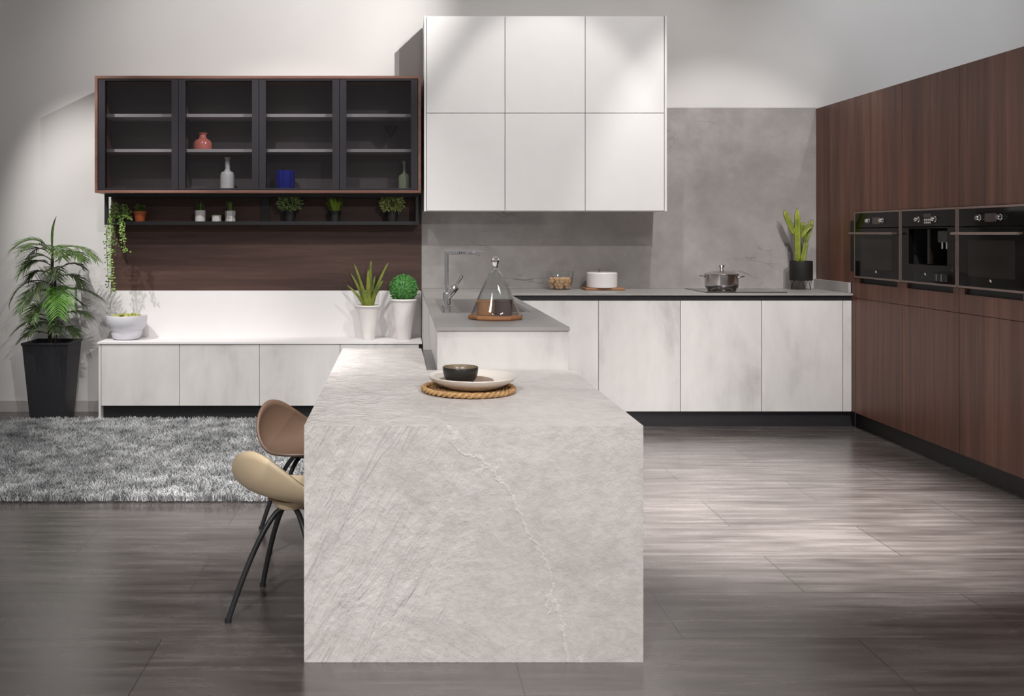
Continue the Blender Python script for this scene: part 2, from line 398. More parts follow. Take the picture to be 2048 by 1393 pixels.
# ------------------------------------------------------------------ low sideboard on the left
SBF = 6.81
names = ['leftmost low cabinet under white ledge, beneath the ribbed bowl', 'low cabinet under white ledge, second from the palm planter',
         'low cabinet under white ledge, behind the brown stool', 'low cabinet under white ledge nearest the sink peninsula, mostly hidden']
sx = [-2.152, -1.588, -1.012, -0.432, 0.137]
for i in range(4):
    t = thing('low_cabinet', names[i], 'cabinet', ((sx[i] + sx[i + 1]) / 2, 7.0, 0.0), 'low white cabinets below the ledge')
    box(sx[i], sx[i + 1], SBF + 0.022, 7.15, 0.112, 0.553).build('body', M['carcass'], t)
    box(sx[i] + 0.0015, sx[i + 1] - 0.0015, SBF, SBF + 0.02, 0.112, 0.553).build('door', M['cement'], t, bevel=0.0015)
tag(box(-2.178, 0.158, SBF - 0.008, 7.155, 0.557, 0.571).build('sideboard_top', M['white_panel'], origin=(-1, 7, 0.557), bevel=0.001),
    'long thin white ledge on top of the low cabinets', 'shelf')
tag(box(-2.170, -2.154, SBF, 7.155, 0.0, 0.556).build('end_panel', M['cement'], origin=(-2.16, 7, 0), bevel=0.001),
    'thin white end panel of the low cabinets beside the palm planter', 'end panel', 'white end panels')
tag(box(-2.152, 0.137, SBF + 0.06, SBF + 0.075, 0.0, 0.110).build('kickboard', M['plinth'], origin=(-1, 6.87, 0)),
    'dark kickboard under the low cabinets behind the shaggy rug', 'kickboard')

# ------------------------------------------------------------------ glass-fronted display cabinet
GX0, GX1, GZ0, GZ1, GF, GB = -2.194, 0.151, 1.645, 2.487, 6.80, 7.17
t = thing('display_cabinet', 'walnut framed wall cabinet with four smoked glass doors', 'cabinet', ((GX0 + GX1) / 2, 7.0, GZ0))
f = MB(); th = 0.02
f.box(GX0, GX1, GF, GB, GZ1 - th, GZ1); f.box(GX0, GX1, GF, GB, GZ0, GZ0 + th)
f.box(GX0, GX0 + th, GF, GB, GZ0 + th, GZ1 - th); f.box(GX1 - th, GX1, GF, GB, GZ0 + th, GZ1 - th)
f.build('frame', M['wood_frame'], t)
box(GX0 + th, GX1 - th, GB - 0.02, GB - 0.001, GZ0 + th, GZ1 - th).build('back', M['inner_dark'], t)
dx = [-2.172, -1.594, -1.015, -0.436, 0.129]
for i in range(1, 4):
    box(dx[i] - 0.008, dx[i] + 0.008, GF + 0.05, GB - 0.02, GZ0 + th, GZ1 - th).build('divider', M['inner_dark'], t)
for i in range(4):
    for z in (1.945, 2.200):
        box(dx[i] + 0.009, dx[i + 1] - 0.009, GF + 0.075, GB - 0.021, z, z + 0.022).build('shelf', M['shelf_edge'], t)
    a, b = dx[i] + 0.002, dx[i + 1] - 0.002; sw = 0.048
    d = box(a, a + sw, GF + 0.004, GF + 0.045, GZ0 + th + 0.003, GZ1 - th - 0.003)
    d.box(b - sw, b, GF + 0.004, GF + 0.045, GZ0 + th + 0.003, GZ1 - th - 0.003)
    d.box(a + sw, b - sw, GF + 0.004, GF + 0.045, GZ0 + th + 0.003, GZ0 + th + 0.014)
    d.box(a + sw, b - sw, GF + 0.004, GF + 0.045, GZ1 - th - 0.014, GZ1 - th - 0.003)
    dr = d.build('door', M['dark_alu'], t)
    box(a + sw, b - sw, GF + 0.028, GF + 0.032, GZ0 + th + 0.014, GZ1 - th - 0.014).build('glass_pane', M['smoked'], dr)

def lathe_thing(name, prof, mat, label, cat, loc, group=None, n=40):
    return tag(MB().lathe(prof, loc, n).build(name, mat, origin=loc, smooth=40), label, cat, group)
VY = 6.99
lathe_thing('vase', [(0, 0), (0.058, 0), (0.066, 0.006), (0.067, 0.05), (0.058, 0.07), (0.035, 0.084), (0.026, 0.095), (0.025, 0.115), (0.034, 0.125), (0.034, 0.128), (0.028, 0.127), (0.02, 0.115), (0.02, 0.09), (0, 0.08)],
            M['pink'], 'squat pink vase on the middle shelf behind glass', 'vase', (-1.457, VY, 1.967))
lathe_thing('bottle', [(0, 0), (0.048, 0), (0.052, 0.004), (0.052, 0.12), (0.046, 0.138), (0.024, 0.150), (0.018, 0.165), (0.017, 0.235), (0.024, 0.246), (0.024, 0.249), (0.017, 0.248), (0.012, 0.236), (0.012, 0.16), (0, 0.15)],
            M['grey_glaze'], 'pale grey long-necked bottle vase on the cabinet bottom', 'vase', (-1.275, VY, 1.665))
m = MB(); n = 72; vs = []
prof = [(0.0, 0.0), (0.066, 0.0), (0.069, 0.004), (0.069, 0.148), (0.066, 0.151), (0.061, 0.148), (0.061, 0.01), (0, 0.01)]
m.lathe(prof, (0, 0, 0), n)
m.v = [((x * (1 + 0.035 * cos(12 * math.atan2(y, x))) - 0.846), (y * (1 + 0.035 * cos(12 * math.atan2(y, x))) + VY), z + 1.665) for x, y, z in m.v]
tag(m.build('ribbed_pot', M['blue'], origin=(-0.846, VY, 1.665), smooth=40), 'cobalt blue ribbed cylinder pot behind glass', 'pot')
lathe_thing('bottle', [(0, 0), (0.036, 0), (0.042, 0.006), (0.043, 0.10), (0.038, 0.118), (0.016, 0.130), (0.010, 0.145), (0.009, 0.195), (0.018, 0.218), (0.018, 0.221), (0.012, 0.219), (0.005, 0.195), (0.005, 0.145), (0, 0.14)],
            M['sage'], 'slim sage green bottle vase in the rightmost glass bay', 'vase', (0.032, VY, 1.665))
t = thing('cocktail_glass', 'dark cone-shaped cocktail glass on a stem', 'glass', (-0.065, VY, 1.967))
MB().lathe([(0, 0.098), (0.006, 0.098), (0.056, 0.178), (0.054, 0.179), (0, 0.108)], (-0.065, VY, 1.967), 32).build('bowl', M['black_gap'], t, smooth=40)
MB().lathe([(0, 0), (0.034, 0), (0.034, 0.003), (0.006, 0.008), (0.004, 0.02), (0.004, 0.06), (0.011, 0.07), (0.004, 0.08), (0.005, 0.098), (0, 0.098)], (-0.065, VY, 1.967), 24).build('stem', M['smoked'], t, smooth=40)

# ------------------------------------------------------------------ open black rack with the little plants
RF, RB, RZ = 6.965, 7.154, 1.416
t = thing('plant_rack', 'slim black metal rack hanging under the display cabinet', 'shelf', (-1.02, 7.06, RZ))
box(-2.176, 0.140, RF, RB, RZ, RZ + 0.026).build('shelf_board', M['black_metal'], t)
for yy in (RF, RB - 0.024):
    box(-2.176, 0.140, yy, yy + 0.024, 1.622, 1.644).build('top_rail', M['black_metal'], t)
for x0 in (-2.176, 0.116):
    box(x0, x0 + 0.024, RF, RF + 0.024, RZ + 0.026, 1.622).build('post', M['black_metal'], t)
box(0.116, 0.140, RB - 0.024, RB, RZ + 0.026, 1.622).build('post', M['black_metal'], t)
box(-1.045, -0.985, RB - 0.02, RB, RZ + 0.026, 1.622).build('post', M['black_metal'], t)
SHZ = RZ + 0.026
PY = 7.05

def pot_prof(r0, r1, h, wall=0.005, lip=0.0):
    p = [(0, 0), (r0, 0), (r1, h - (0.01 if lip else 0))]
    if lip: p += [(r1 + lip, h - 0.01), (r1 + lip, h)]
    return p + [(r1 - wall, h), (r1 - wall, h - 0.012), (0, h - 0.012)]
def pot_plant(name, label, x, r0, r1, h, pot_mat, filler, fname, fmat, n=28, lip=0.0, group='small potted plants on the black rack', square=False, y=PY, z=SHZ):
    t = thing(name, label, 'plant', (x, y, z), group)
    pm = MB().lathe(pot_prof(r0, r1, h, lip=lip), (x, y, z), n)
    if square:
        pm = MB().lathe(pot_prof(r0 * 1.41, r1 * 1.41, h, lip=lip), (0, 0, 0), 4)
        q = Matrix.Rotation(R(45), 4, 'Z'); pm.v = [tuple(q @ Vector(v) + Vector((x, y, z))) for v in pm.v]
    pm.build('pot', pot_mat, t, smooth=30)
    fm = MB(); filler(fm, Vector((x, y, z + h - 0.012))); fm.build(fname, fmat, t)
    return t
def blades(n, L, spread, wid):
    def go(m, c):
        for i in range(n):
            a = rnd.uniform(0, 2 * pi); r = rnd.uniform(0, spread * 0.45); l = L * rnd.uniform(0.6, 1.0)
            out = rnd.uniform(0.1, 1.0) * spread
            p0 = c + Vector((cos(a) * r, sin(a) * r, 0)); p1 = p0 + Vector((cos(a) * out * 0.25, sin(a) * out * 0.25, l * 0.6)); p2 = p0 + Vector((cos(a) * out, sin(a) * out, l))
            m.strip(bez((p0, p1, p2), 3), [wid, wid, wid * 0.7, 0.0005], (cos(a), sin(a), 0.2))
    return go
def tuft(n, rx, rz, L, W, up=0.6):
    def go(m, c):
        for i in range(n):
            u = rnd.uniform(-0.9, 1); a = rnd.uniform(0, 2 * pi); s = math.sqrt(max(0, 1 - u * u)); k = rnd.uniform(0.45, 1.0)
            d = Vector((cos(a) * s, sin(a) * s, u))
            p = c + Vector((d.x * rx * k, d.y * rx * k * .85, 0.008 + rz * (0.52 + 0.52 * d.z * k)))
            dd = (d + Vector((rnd.uniform(-.5, .5), rnd.uniform(-.5, .5), up * rnd.uniform(0, 1)))).normalized()
            m.leaf(p, dd, (rnd.uniform(-1, 1), -0.6, 0.6), L * rnd.uniform(0.7, 1.2), W)
        for i in range(8):
            a = i * pi / 4; m.tube([c, c + Vector((cos(a) * rx * .3, sin(a) * rx * .3, rz * .6))], 0.0015, 4)
    return go
def rosette(n, r, L):
    def go(m, c):
        for i in range(n):
            a = i * 2.4; rr = r * math.sqrt(i / n)
            d = Vector((cos(a) * 0.7, sin(a) * 0.7, 0.9 - 0.5 * i / n)).normalized()
            m.strip([c + Vector((cos(a) * rr * .5, sin(a) * rr * .5, 0.004)), c + Vector((cos(a) * rr * .5, sin(a) * rr * .5, 0.004)) + d * L * .5, c + Vector((cos(a) * rr * .5, sin(a) * rr * .5, 0.004)) + d * L], [0.006, 0.010, 0.001], (cos(a), sin(a), 0.1))
    return go
mY = FPX / PY
def px(x): return (x - CX) / mY
pot_plant('potted_cactus', 'dark spiky cactus in a terracotta pot on black rack', px(280), 0.034, 0.048, 0.075, M['terracotta'], tuft(170, 0.040, 0.05, 0.016, 0.008), 'stems', M['grass_dark'], lip=0.003)
pot_plant('potted_grass', 'tufted plant in a white ribbed pot on black rack', px(400.5), 0.038, 0.040, 0.083, M['ceramic_matt'], blades(34, 0.095, 0.034, 0.007), 'blades', M['grass_dark'], n=16)
pot_plant('potted_succulent', 'tiny succulent in a low faceted white pot', px(433), 0.034, 0.036, 0.046, M['ceramic_matt'], rosette(26, 0.03, 0.03), 'rosette', M['grass_dark'], n=8)
tm = NT('marbled_ceramic'); nz = tm.noise(tm.pos((1, 1, 0.7), rot=(0, R(35), 0), local=True), 22, 3, 0.5, 1.0)
tm.base(tm.ramp(nz, [(0.40, srgb(224, 220, 218)), (0.44, srgb(92, 88, 90)), (0.48, srgb(224, 220, 218))]), 0.4)
pot_plant('potted_grass', 'tufted plant in a white pot with a dark marbled streak', px(460.5), 0.037, 0.039, 0.080, tm.m, blades(34, 0.095, 0.034, 0.007), 'blades', M['grass_dark'], n=6)
pot_plant('potted_bush', 'bushy grey-green leafy plant in black pot on rack', px(580), 0.036, 0.047, 0.080, M['pot_black'], tuft(420, 0.088, 0.118, 0.030, 0.016), 'foliage', M['bush'], lip=0.002)
pot_plant('potted_grass', 'bright green spiky grass in black pot on rack', px(670), 0.036, 0.044, 0.080, M['pot_black'], blades(150, 0.115, 0.08, 0.004), 'blades', M['grass'], lip=0.002)
pot_plant('potted_bush', 'pale yellow-green leafy plant in black pot at rack end', px(784), 0.038, 0.046, 0.072, M['pot_black'], tuft(620, 0.088, 0.122, 0.024, 0.014), 'foliage', M['bush_pale'], lip=0.002)

# trailing plant at the left end of the rack
x0 = px(240)
t = thing('trailing_plant', 'trailing green plant spilling from the left end of the rack', 'plant', (x0, PY, SHZ), 'small potted plants on the black rack')
MB().lathe(pot_prof(0.036, 0.045, 0.06), (x0, PY, SHZ), 24).build('pot', M['pot_black'], t, smooth=30)
m = MB(); c = Vector((x0 + 0.0, PY - 0.03, SHZ + 0.05))
for i in range(230):
    a = rnd.uniform(0, 2 * pi); u = rnd.uniform(-0.5, 1); s = math.sqrt(1 - u * u); k = rnd.uniform(0.4, 1)
    p = c + Vector((cos(a) * s * 0.088 * k, sin(a) * s * 0.055 * k, u * 0.085 * k + 0.005))
    m.leaf(p, (cos(a), sin(a) - 0.4, rnd.uniform(-.6, .4)), (rnd.uniform(-.5, .5), -1, 0.6), rnd.uniform(.016, .026), 0.016)
m.build('foliage', M['ivy'], t)
def strand(pts, n, spread, mat):
    m = MB(); pp = bez(pts, 40); m.tube(pp, 0.0018, 5)
    for i in range(n):
        p = pp[min(40, int(rnd.random() ** 0.9 * 41))] + Vector((rnd.uniform(-1, 1) * spread, rnd.uniform(-1, 0.6) * spread, 0))
        a = rnd.uniform(0, 2 * pi)
        m.leaf(p, (cos(a), sin(a) * .7, -0.5), (rnd.uniform(-.4, .4), -1, 0.4), rnd.uniform(.013, .02), 0.013)
    m.build('strand', mat, t)
fy = RF - 0.03
strand(((x0 - .03, PY - .04, SHZ + .05), (x0 - .055, fy, SHZ + .02), (x0 - .04, fy, 1.2), (x0 - .014, fy, 0.93)), 260, 0.019, M['ivy'])
strand(((x0 - .03, PY - .04, SHZ + .05), (x0 - .09, fy, SHZ + .02), (x0 - .065, fy, 1.25), (x0 - .05, fy, 0.96)), 70, 0.013, M['ivy_dark'])
strand(((x0 - .02, PY - .04, SHZ + .05), (x0 - .04, fy, SHZ + .02), (x0 - .0, fy, 1.35), (x0 + .005, fy, 1.20)), 40, 0.016, M['ivy_dark'])
strand(((x0 + .01, PY - .04, SHZ + .05), (x0 + .05, fy, SHZ + .03), (x0 + .03, fy, 1.38), (x0 + .085, fy, 1.222)), 130, 0.020, M['ivy'])
strand(((x0 + .03, PY - .04, SHZ + .05), (x0 + .07, fy, SHZ + .05), (x0 + .10, fy, SHZ + .03), (x0 + .125, fy, SHZ + .012)), 30, 0.010, M['ivy'])

# ------------------------------------------------------------------ white wall cabinets
UF = 6.80
ux = [0.191, 0.755, 1.331, 1.900]; uz = [1.515, 2.219, 2.918]
un = [['lower left white handleless wall cabinet, over the tap', 'lower middle white wall cabinet, over the nut bowl', 'lower right white wall cabinet, beside the grey splashback'],
      ['upper left white wall cabinet, beside the display cabinet', 'upper middle white wall cabinet, top row centre', 'upper right white wall cabinet, top row corner']]
for r in range(2):
    for c in range(3):
        t = thing('wall_cabinet', un[r][c], 'cabinet', ((ux[c] + ux[c + 1]) / 2, 7.0, uz[r]), 'white wall cabinets')
        box(ux[c] + .001, ux[c + 1] - .001, UF + 0.022, 7.154, uz[r] + .001, uz[r + 1] - .001).build('body', M['white_lacquer'], t)
        box(ux[c] + .0022, ux[c + 1] - .0022, UF, UF + 0.02, uz[r] + .0022, uz[r + 1] - .0022).build('door', M['white_lacquer'], t, bevel=0.0012)
for xa, lb in ((0.173, 'white side panel between display cabinet and white wall cabinets'), (1.9015, 'white side panel at the right end of the wall cabinets')):
    tag(box(xa, xa + 0.0165, UF - 0.002, 7.154, 1.513, 2.920).build('end_panel', M['white_lacquer'], origin=(xa, 7, 1.513), bevel=0.001), lb, 'end panel', 'white end panels')

# ------------------------------------------------------------------ base cabinets along the back wall
BF, WT = 6.59, 0.9365
bx = [0.80, 1.383, 1.953, 2.519, 3.085]
bn = ['white base cabinet partly hidden behind the peninsula', 'white base cabinet below the glass nut bowl and white pot', 'white base cabinet below the steel cooking pot', 'white base cabinet next to the walnut tall units']
for i in range(4):
    t = thing('base_cabinet', bn[i], 'cabinet', ((bx[i] + bx[i + 1]) / 2, 6.9, 0), 'white base cabinets along the back wall')
    box(bx[i] + .001, bx[i + 1] - .001, BF + 0.022, 7.15, 0.112, 0.884).build('body', M['carcass'], t)
    box(bx[i] + .002, bx[i + 1] - .002, BF, BF + 0.02, 0.112, 0.884).build('door', M['cement'], t, bevel=0.0012)
tag(box(3.087, 3.1455, BF, BF + 0.02, 0.112, 0.884).build('filler_strip', M['cement'], origin=(3.11, BF, 0.112), bevel=0.001),
    'narrow white filler strip between base cabinets and walnut units', 'filler panel')
tag(box(0.80, 3.145, BF + 0.008, BF + 0.020, 0.886, 0.915).build('grip_channel', M['plinth'], origin=(2, BF, 0.886)),
    'black recessed grip channel under the back worktop edge', 'handle')
tag(box(0.765, 3.19, 6.634, 6.65, 0.0, 0.110).build('kickboard', M['plinth'], origin=(2, 6.64, 0)),
    'dark kickboard under the white back base cabinets', 'kickboard')

# ------------------------------------------------------------------ peninsula carcass
t = thing('sink_cabinet', 'white peninsula cabinet carrying the sink, ending at the table', 'cabinet', (0.455, 5.6, 0))
box(0.165, 0.748, 4.196, 4.214, 0.0, 0.9215).build('end_panel', M['cement'], t, bevel=0.001)
box(0.165, 0.181, 4.2145, 7.15, 0.0, 0.9215).build('side_panel', M['cement'], t, bevel=0.001)
box(0.182, 0.72, 4.2145, 7.15, 0.11, 0.128).build('bottom', M['carcass'], t)
yy = [4.216, 4.8, 5.39, 5.98, 6.57]
for i in range(4):
    box(0.728, 0.748, yy[i] + .0015, yy[i + 1] - .0015, 0.112, 0.884).build('door', M['cement'], t, bevel=0.0012)
box(0.69, 0.705, 4.2145, 6.62, 0.0, 0.108).build('kickboard', M['plinth'], t)
box(0.722, 0.727, 4.2145, 6.585, 0.886, 0.915).build('grip_channel', M['plinth'], t)
# worktop: L-shaped slab with the sink cut-out and the low upstand along the walnut units
SX0, SX1, SY0, SY1 = 0.235, 0.678, 4.935, 5.915
t = thing('worktop', 'L-shaped grey stone worktop running along the wall and over the peninsula', 'worktop', (1.6, 6.4, WT - 0.015))
m = MB(); a, b = WT - 0.0155, WT
m.box(0.161, 0.752, 4.184, SY0, a, b); m.box(0.161, SX0, SY0, SY1, a, b); m.box(SX1, 0.752, SY0, SY1, a, b)
m.box(0.161, 0.752, SY1, 6.575, a, b); m.box(0.161, 3.147, 6.575, 7.154, a, b)
m.build('slab', M['worktop'], t)
box(3.128, 3.146, 6.60, 7.154, WT + .0005, 1.010).build('upstand', M['splash'], t, bevel=0.001)
# sink
t = thing('sink', 'inset stainless steel sink in the peninsula worktop', 'sink', (0.455, 5.42, WT))
m = MB(); a, b = WT + 0.0005, WT + 0.004
RX0, RX1, RY0, RY1 = 0.222, 0.690, 4.92, 5.93; BX0, BX1, BY0, BY1 = 0.315, 0.660, 4.955, 5.895
m.box(RX0, BX0, RY0, RY1, a, b); m.box(BX1, RX1, RY0, RY1, a, b); m.box(BX0, BX1, RY0, BY0, a, b); m.box(BX0, BX1, BY1, RY1, a, b)
m.build('rim', M['steel'], t)
m = MB(); q = 0.012; zb = WT - 0.17
top = [(BX0, BY0), (BX1, BY0), (BX1, BY1), (BX0, BY1)]; bot = [(BX0 + q, BY0 + q), (BX1 - q, BY0 + q), (BX1 - q, BY1 - q), (BX0 + q, BY1 - q)]
m.add([(x, y, b) for x, y in top] + [(x, y, zb) for x, y in bot], [(0, 1, 5, 4), (1, 2, 6, 5), (2, 3, 7, 6), (3, 0, 4, 7), (4, 5, 6, 7)])
m.build('bowl', M['steel'], t, solid=0.002)
MB().lathe([(0, 0), (0.045, 0), (0.045, 0.003), (0.03, 0.004), (0, 0.002)], (0.49, 5.4, zb + .001), 24).build('drain', M['chrome'], t, smooth=40)
# tap
FX, FY = 0.264, 5.32
t = thing('kitchen_tap', 'tall chrome L-shaped mixer tap beside the sink', 'tap', (FX, FY, WT + .004))
z0 = WT + 0.004
MB().lathe([(0, 0), (0.027, 0), (0.027, 0.004), (0.022, 0.008), (0.022, 0.075), (0.020, 0.08), (0, 0.08)], (FX, FY, z0), 28).build('base', M['chrome'], t, smooth=35)
MB().lathe([(0, 0), (0.021, 0.001), (0.021, 0.07), (0.018, 0.076), (0, 0.076)], (FX + 0.004, FY, z0 + 0.055), 24, ax=(0.62, -0.15, 0.77)).build('cartridge', M['chrome'], t, smooth=35)
MB().tube([(FX + .045, FY - .01, z0 + .11), (FX + .085, FY - .02, z0 + .175)], [0.007, 0.0085], 14).build('lever', M['chrome'], t, smooth=35)
MB().tube([(FX - .002, FY, z0 + .07), (FX - .002, FY, z0 + .312)], 0.0105, 16).build('column', M['chrome'], t, smooth=35)
sp = box(FX - .013, FX + .192, FY - .011, FY + .011, z0 + .292, z0 + .313).build('spout', M['chrome'], t, bevel=0.003)
MB().lathe([(0, 0), (0.007, 0), (0.007, 0.009), (0, 0.009)], (FX + .178, FY, z0 + .283), 16).build('nozzle', M['chrome'], sp, smooth=35)
for k in range(3):
    box(FX + .066 + k * .013, FX + .072 + k * .013, FY - .0116, FY - .011, z0 + .298, z0 + .308).build('button', M['plinth'], sp)

# ------------------------------------------------------------------ hob and things on the back worktop
t = thing('induction_hob', 'flat black glass induction hob under the steel pot', 'hob', (2.43, 6.9, WT))
hb = box(2.142, 2.715, 6.63, 7.12, WT + .0004, WT + .005).build('glass_top', plain('hob_glass', (52, 50, 49), 0.1), t, bevel=0.001)
for (x, y, r) in ((2.30, 6.76, .09), (2.30, 7.0, .075), (2.56, 6.76, .075), (2.56, 7.0, .09)):
    MB().lathe([(r, 0), (r + .002, 0), (r + .002, 0.0004), (r, 0.0004), (r, 0)], (x, y, WT + .005), 48).build('zone_ring', M['mark'], t)
PX, PYY, PZ = 2.312, 6.80, WT + .0055
t = thing('cooking_pot', 'stainless steel cooking pot with lid on the hob', 'pot', (PX, PYY, PZ))
MB().lathe([(0, 0), (0.094, 0), (0.100, 0.004), (0.102, 0.014), (0.113, 0.026), (0.117, 0.045), (0.117, 0.114), (0.120, 0.118), (0.112, 0.118), (0.112, 0.03), (0, 0.01)], (PX, PYY, PZ), 56).build('body', M['steel'], t, smooth=35)
ld = MB().lathe([(0.119, 0.1185), (0.120, 0.122), (0.10, 0.130), (0.05, 0.141), (0, 0.144), (0, 0.140), (0.05, 0.137), (0.10, 0.126), (0.111, 0.1185), (0.119, 0.1185)], (PX, PYY, PZ), 56).build('lid', M['steel'], t, smooth=35)
MB().lathe([(0, 0.143), (0.016, 0.143), (0.014, 0.150), (0.010, 0.158), (0.017, 0.170), (0.022, 0.178), (0.018, 0.185), (0, 0.187)], (PX, PYY, PZ), 24).build('knob', M['chrome'], ld, smooth=40)
for s, ang in ((-1, R(25)), (1, R(25))):
    d = Vector((s * cos(ang), -s * sin(ang), 0)); e = Vector((-d.y, d.x, 0)); c = Vector((PX, PYY, PZ + .098)) + d * .112
    MB().tube(bez((c - e * .042, c - e * .035 + d * .055 + Vector((0, 0, .01)), c + e * .035 + d * .055 + Vector((0, 0, .01)), c + e * .042), 14), 0.0055, 10).build('handle', M['chrome'], t, smooth=40)

NX, NY = 1.188, 7.02
tag(MB().lathe([(0, 0), (0.072, 0), (0.080, 0.006), (0.090, 0.045), (0.103, 0.128), (0.108, 0.136), (0.106, 0.137), (0.101, 0.128), (0.088, 0.046), (0.077, 0.008), (0, 0.004)], (NX, NY, WT + .0005), 48).build('glass_bowl', M['glass'], origin=(NX, NY, WT + .0005), smooth=40),
    'clear flared glass bowl holding nuts on the back worktop', 'bowl')
nm = MB().ball((0, 0, 0), 0.0145, 10, 7); nm.v = [(x * 1.15, y * (1 + .08 * sin(9 * z * 100)), z * 0.92) for x, y, z in nm.v]
proto = None
k = 0
for lay, (rr, cnt) in enumerate(((0.062, 15), (0.068, 17), (0.072, 18), (0.066, 15))):
    for i in range(cnt):
        a = 2 * pi * i / cnt + lay * 0.4; r = rr if i % 3 else rr * 0.42
        loc = (NX + cos(a) * r, NY + sin(a) * r, WT + 0.0185 + lay * 0.0185 + rnd.uniform(0, .002))
        if proto is None:
            proto = nm.build('nut', M['nut'], origin=(0, 0, 0), smooth=60)
            tag(proto, 'light brown nut heaped in the clear glass bowl', 'nut', 'nuts in the glass bowl'); o = proto
        else:
            o = proto.copy(); COL.objects.link(o)
        o.location = loc; o.rotation_euler = (rnd.uniform(0, 6), rnd.uniform(0, 6), rnd.uniform(0, 6)); k += 1

QX, QY = 1.492, 6.99
tag(box(QX - .138, QX + .150, QY - .09, QY + .09, WT + .0005, WT + .0165).build('trivet_board', M['board'], origin=(QX, QY, WT), bevel=0.004), 'rectangular wooden board under the white lidded pot', 'board')
t = thing('casserole', 'round white lidded casserole on a wooden board', 'pot', (QX, QY, WT + .017))
MB().lathe([(0, 0), (0.106, 0), (0.111, 0.004), (0.112, 0.098), (0.107, 0.098), (0.107, 0.01), (0, 0.008)], (QX, QY, WT + .017), 48).build('body', M['ceramic'], t, smooth=40)
ld = MB().lathe([(0.112, 0.0985), (0.1125, 0.104), (0.108, 0.112), (0, 0.114), (0, 0.108), (0.1, 0.104), (0.106, 0.0985), (0.112, 0.0985)], (QX, QY, WT + .017), 48).build('lid', M['ceramic'], t, smooth=40)
MB().tube([(QX - .02, QY, WT + .131), (QX - .02, QY, WT + .157)], 0.008, 12).build('knob', M['bronze'], ld, smooth=40)

# column cactus in the black pot with wire legs
KX, KY, KZ = 2.963, 6.99, WT
t = thing('potted_cactus', 'tall green column cactus in black pot on wire legs', 'plant', (KX, KY, KZ))
MB().lathe([(0, 0.07), (0.078, 0.07), (0.081, 0.074), (0.081, 0.214), (0.077, 0.214), (0.077, 0.2), (0, 0.2)], (KX, KY, KZ), 40).build('pot', M['pot_black'], t, smooth=40)
MB().lathe([(0, 0.2005), (0.0765, 0.2005), (0.07, 0.206), (0, 0.208)], (KX, KY, KZ), 30).build('soil', M['soil'], t, smooth=40)
for i in range(4):
    a = R(45 + 90 * i); c = Vector((KX + cos(a) * .066, KY + sin(a) * .066, 0)); e = Vector((-sin(a), cos(a), 0))
    MB().tube([c - e * .022 + Vector((0, 0, KZ + .07)), c + Vector((cos(a) * .004, sin(a) * .004, KZ + .0025)), c + e * .022 + Vector((0, 0, KZ + .07))], 0.0022, 8).build('leg', M['black_metal'], t)
def column(p0, p1, r, bend=(0, 0, 0), tip=True):
    pts = bez((p0, (Vector(p0) + Vector(p1)) / 2 + Vector(bend), p1), 14); n = 4; m = MB(); sp = MB()
    vs, fs = [], []; N = 4 * 4
    for i, p in enumerate(pts):
        d = (pts[min(i + 1, 14)] - pts[max(i - 1, 0)]).normalized(); a = (Vector((1, 0, 0)) - d * d.x).normalized(); b = d.cross(a)
        k = min(1, (0.35 + i * .5)) * math.sqrt(max(0.02, 1 - max(0, (i - 10.5) / 3.55) ** 2)); 
        for j in range(N):
            th = 2 * pi * j / N + .5; rr = 1.12 * r * k * (0.60 + 0.40 * abs(cos(2 * (th - .5))) ** 1.5)
            vs.append(p + (a * cos(th) + b * sin(th)) * rr)
        if i % 1 == 0 and i > 0:
            for j in range(4):
                th = 2 * pi * j / 4 + .5; e = (a * cos(th) + b * sin(th))
                for s2 in (-1, 1):
                    sp.tube([p + e * r * k * .97, p + e * (r * k + .007) + d * s2 * .005], [0.0011, 0.0004], 4)
    for i in range(14):
        for j in range(N): fs.append((i * N + j, i * N + (j + 1) % N, (i + 1) * N + (j + 1) % N, (i + 1) * N + j))
    fs.append(tuple(14 * N + j for j in range(N)))
    m.add(vs, fs); o = m.build('stem', M['cactus'], t, smooth=50); sp.build('spines', M['spine'], o)
def kp(x, y, dy=0.0): return ((x - CX) / 270.7, KY + dy, EYE - (y - CY) / 270.7)
column(kp(1595, 526), kp(1594.5, 417), 0.024)
column(kp(1590, 470), kp(1569, 421), 0.021, (-.006, 0, -.006))
column(kp(1604, 526, .01), kp(1613, 482, .015), 0.020, (.01, 0, 0))
column(kp(1611, 486, .015), kp(1626, 440, .02), 0.021, (.006, 0, 0))
column(kp(1609, 470, .03), kp(1610, 445, .03), 0.022)
column(kp(1601, 475, -.02), kp(1623, 451, -.025), 0.016, (-.012, 0, .02))

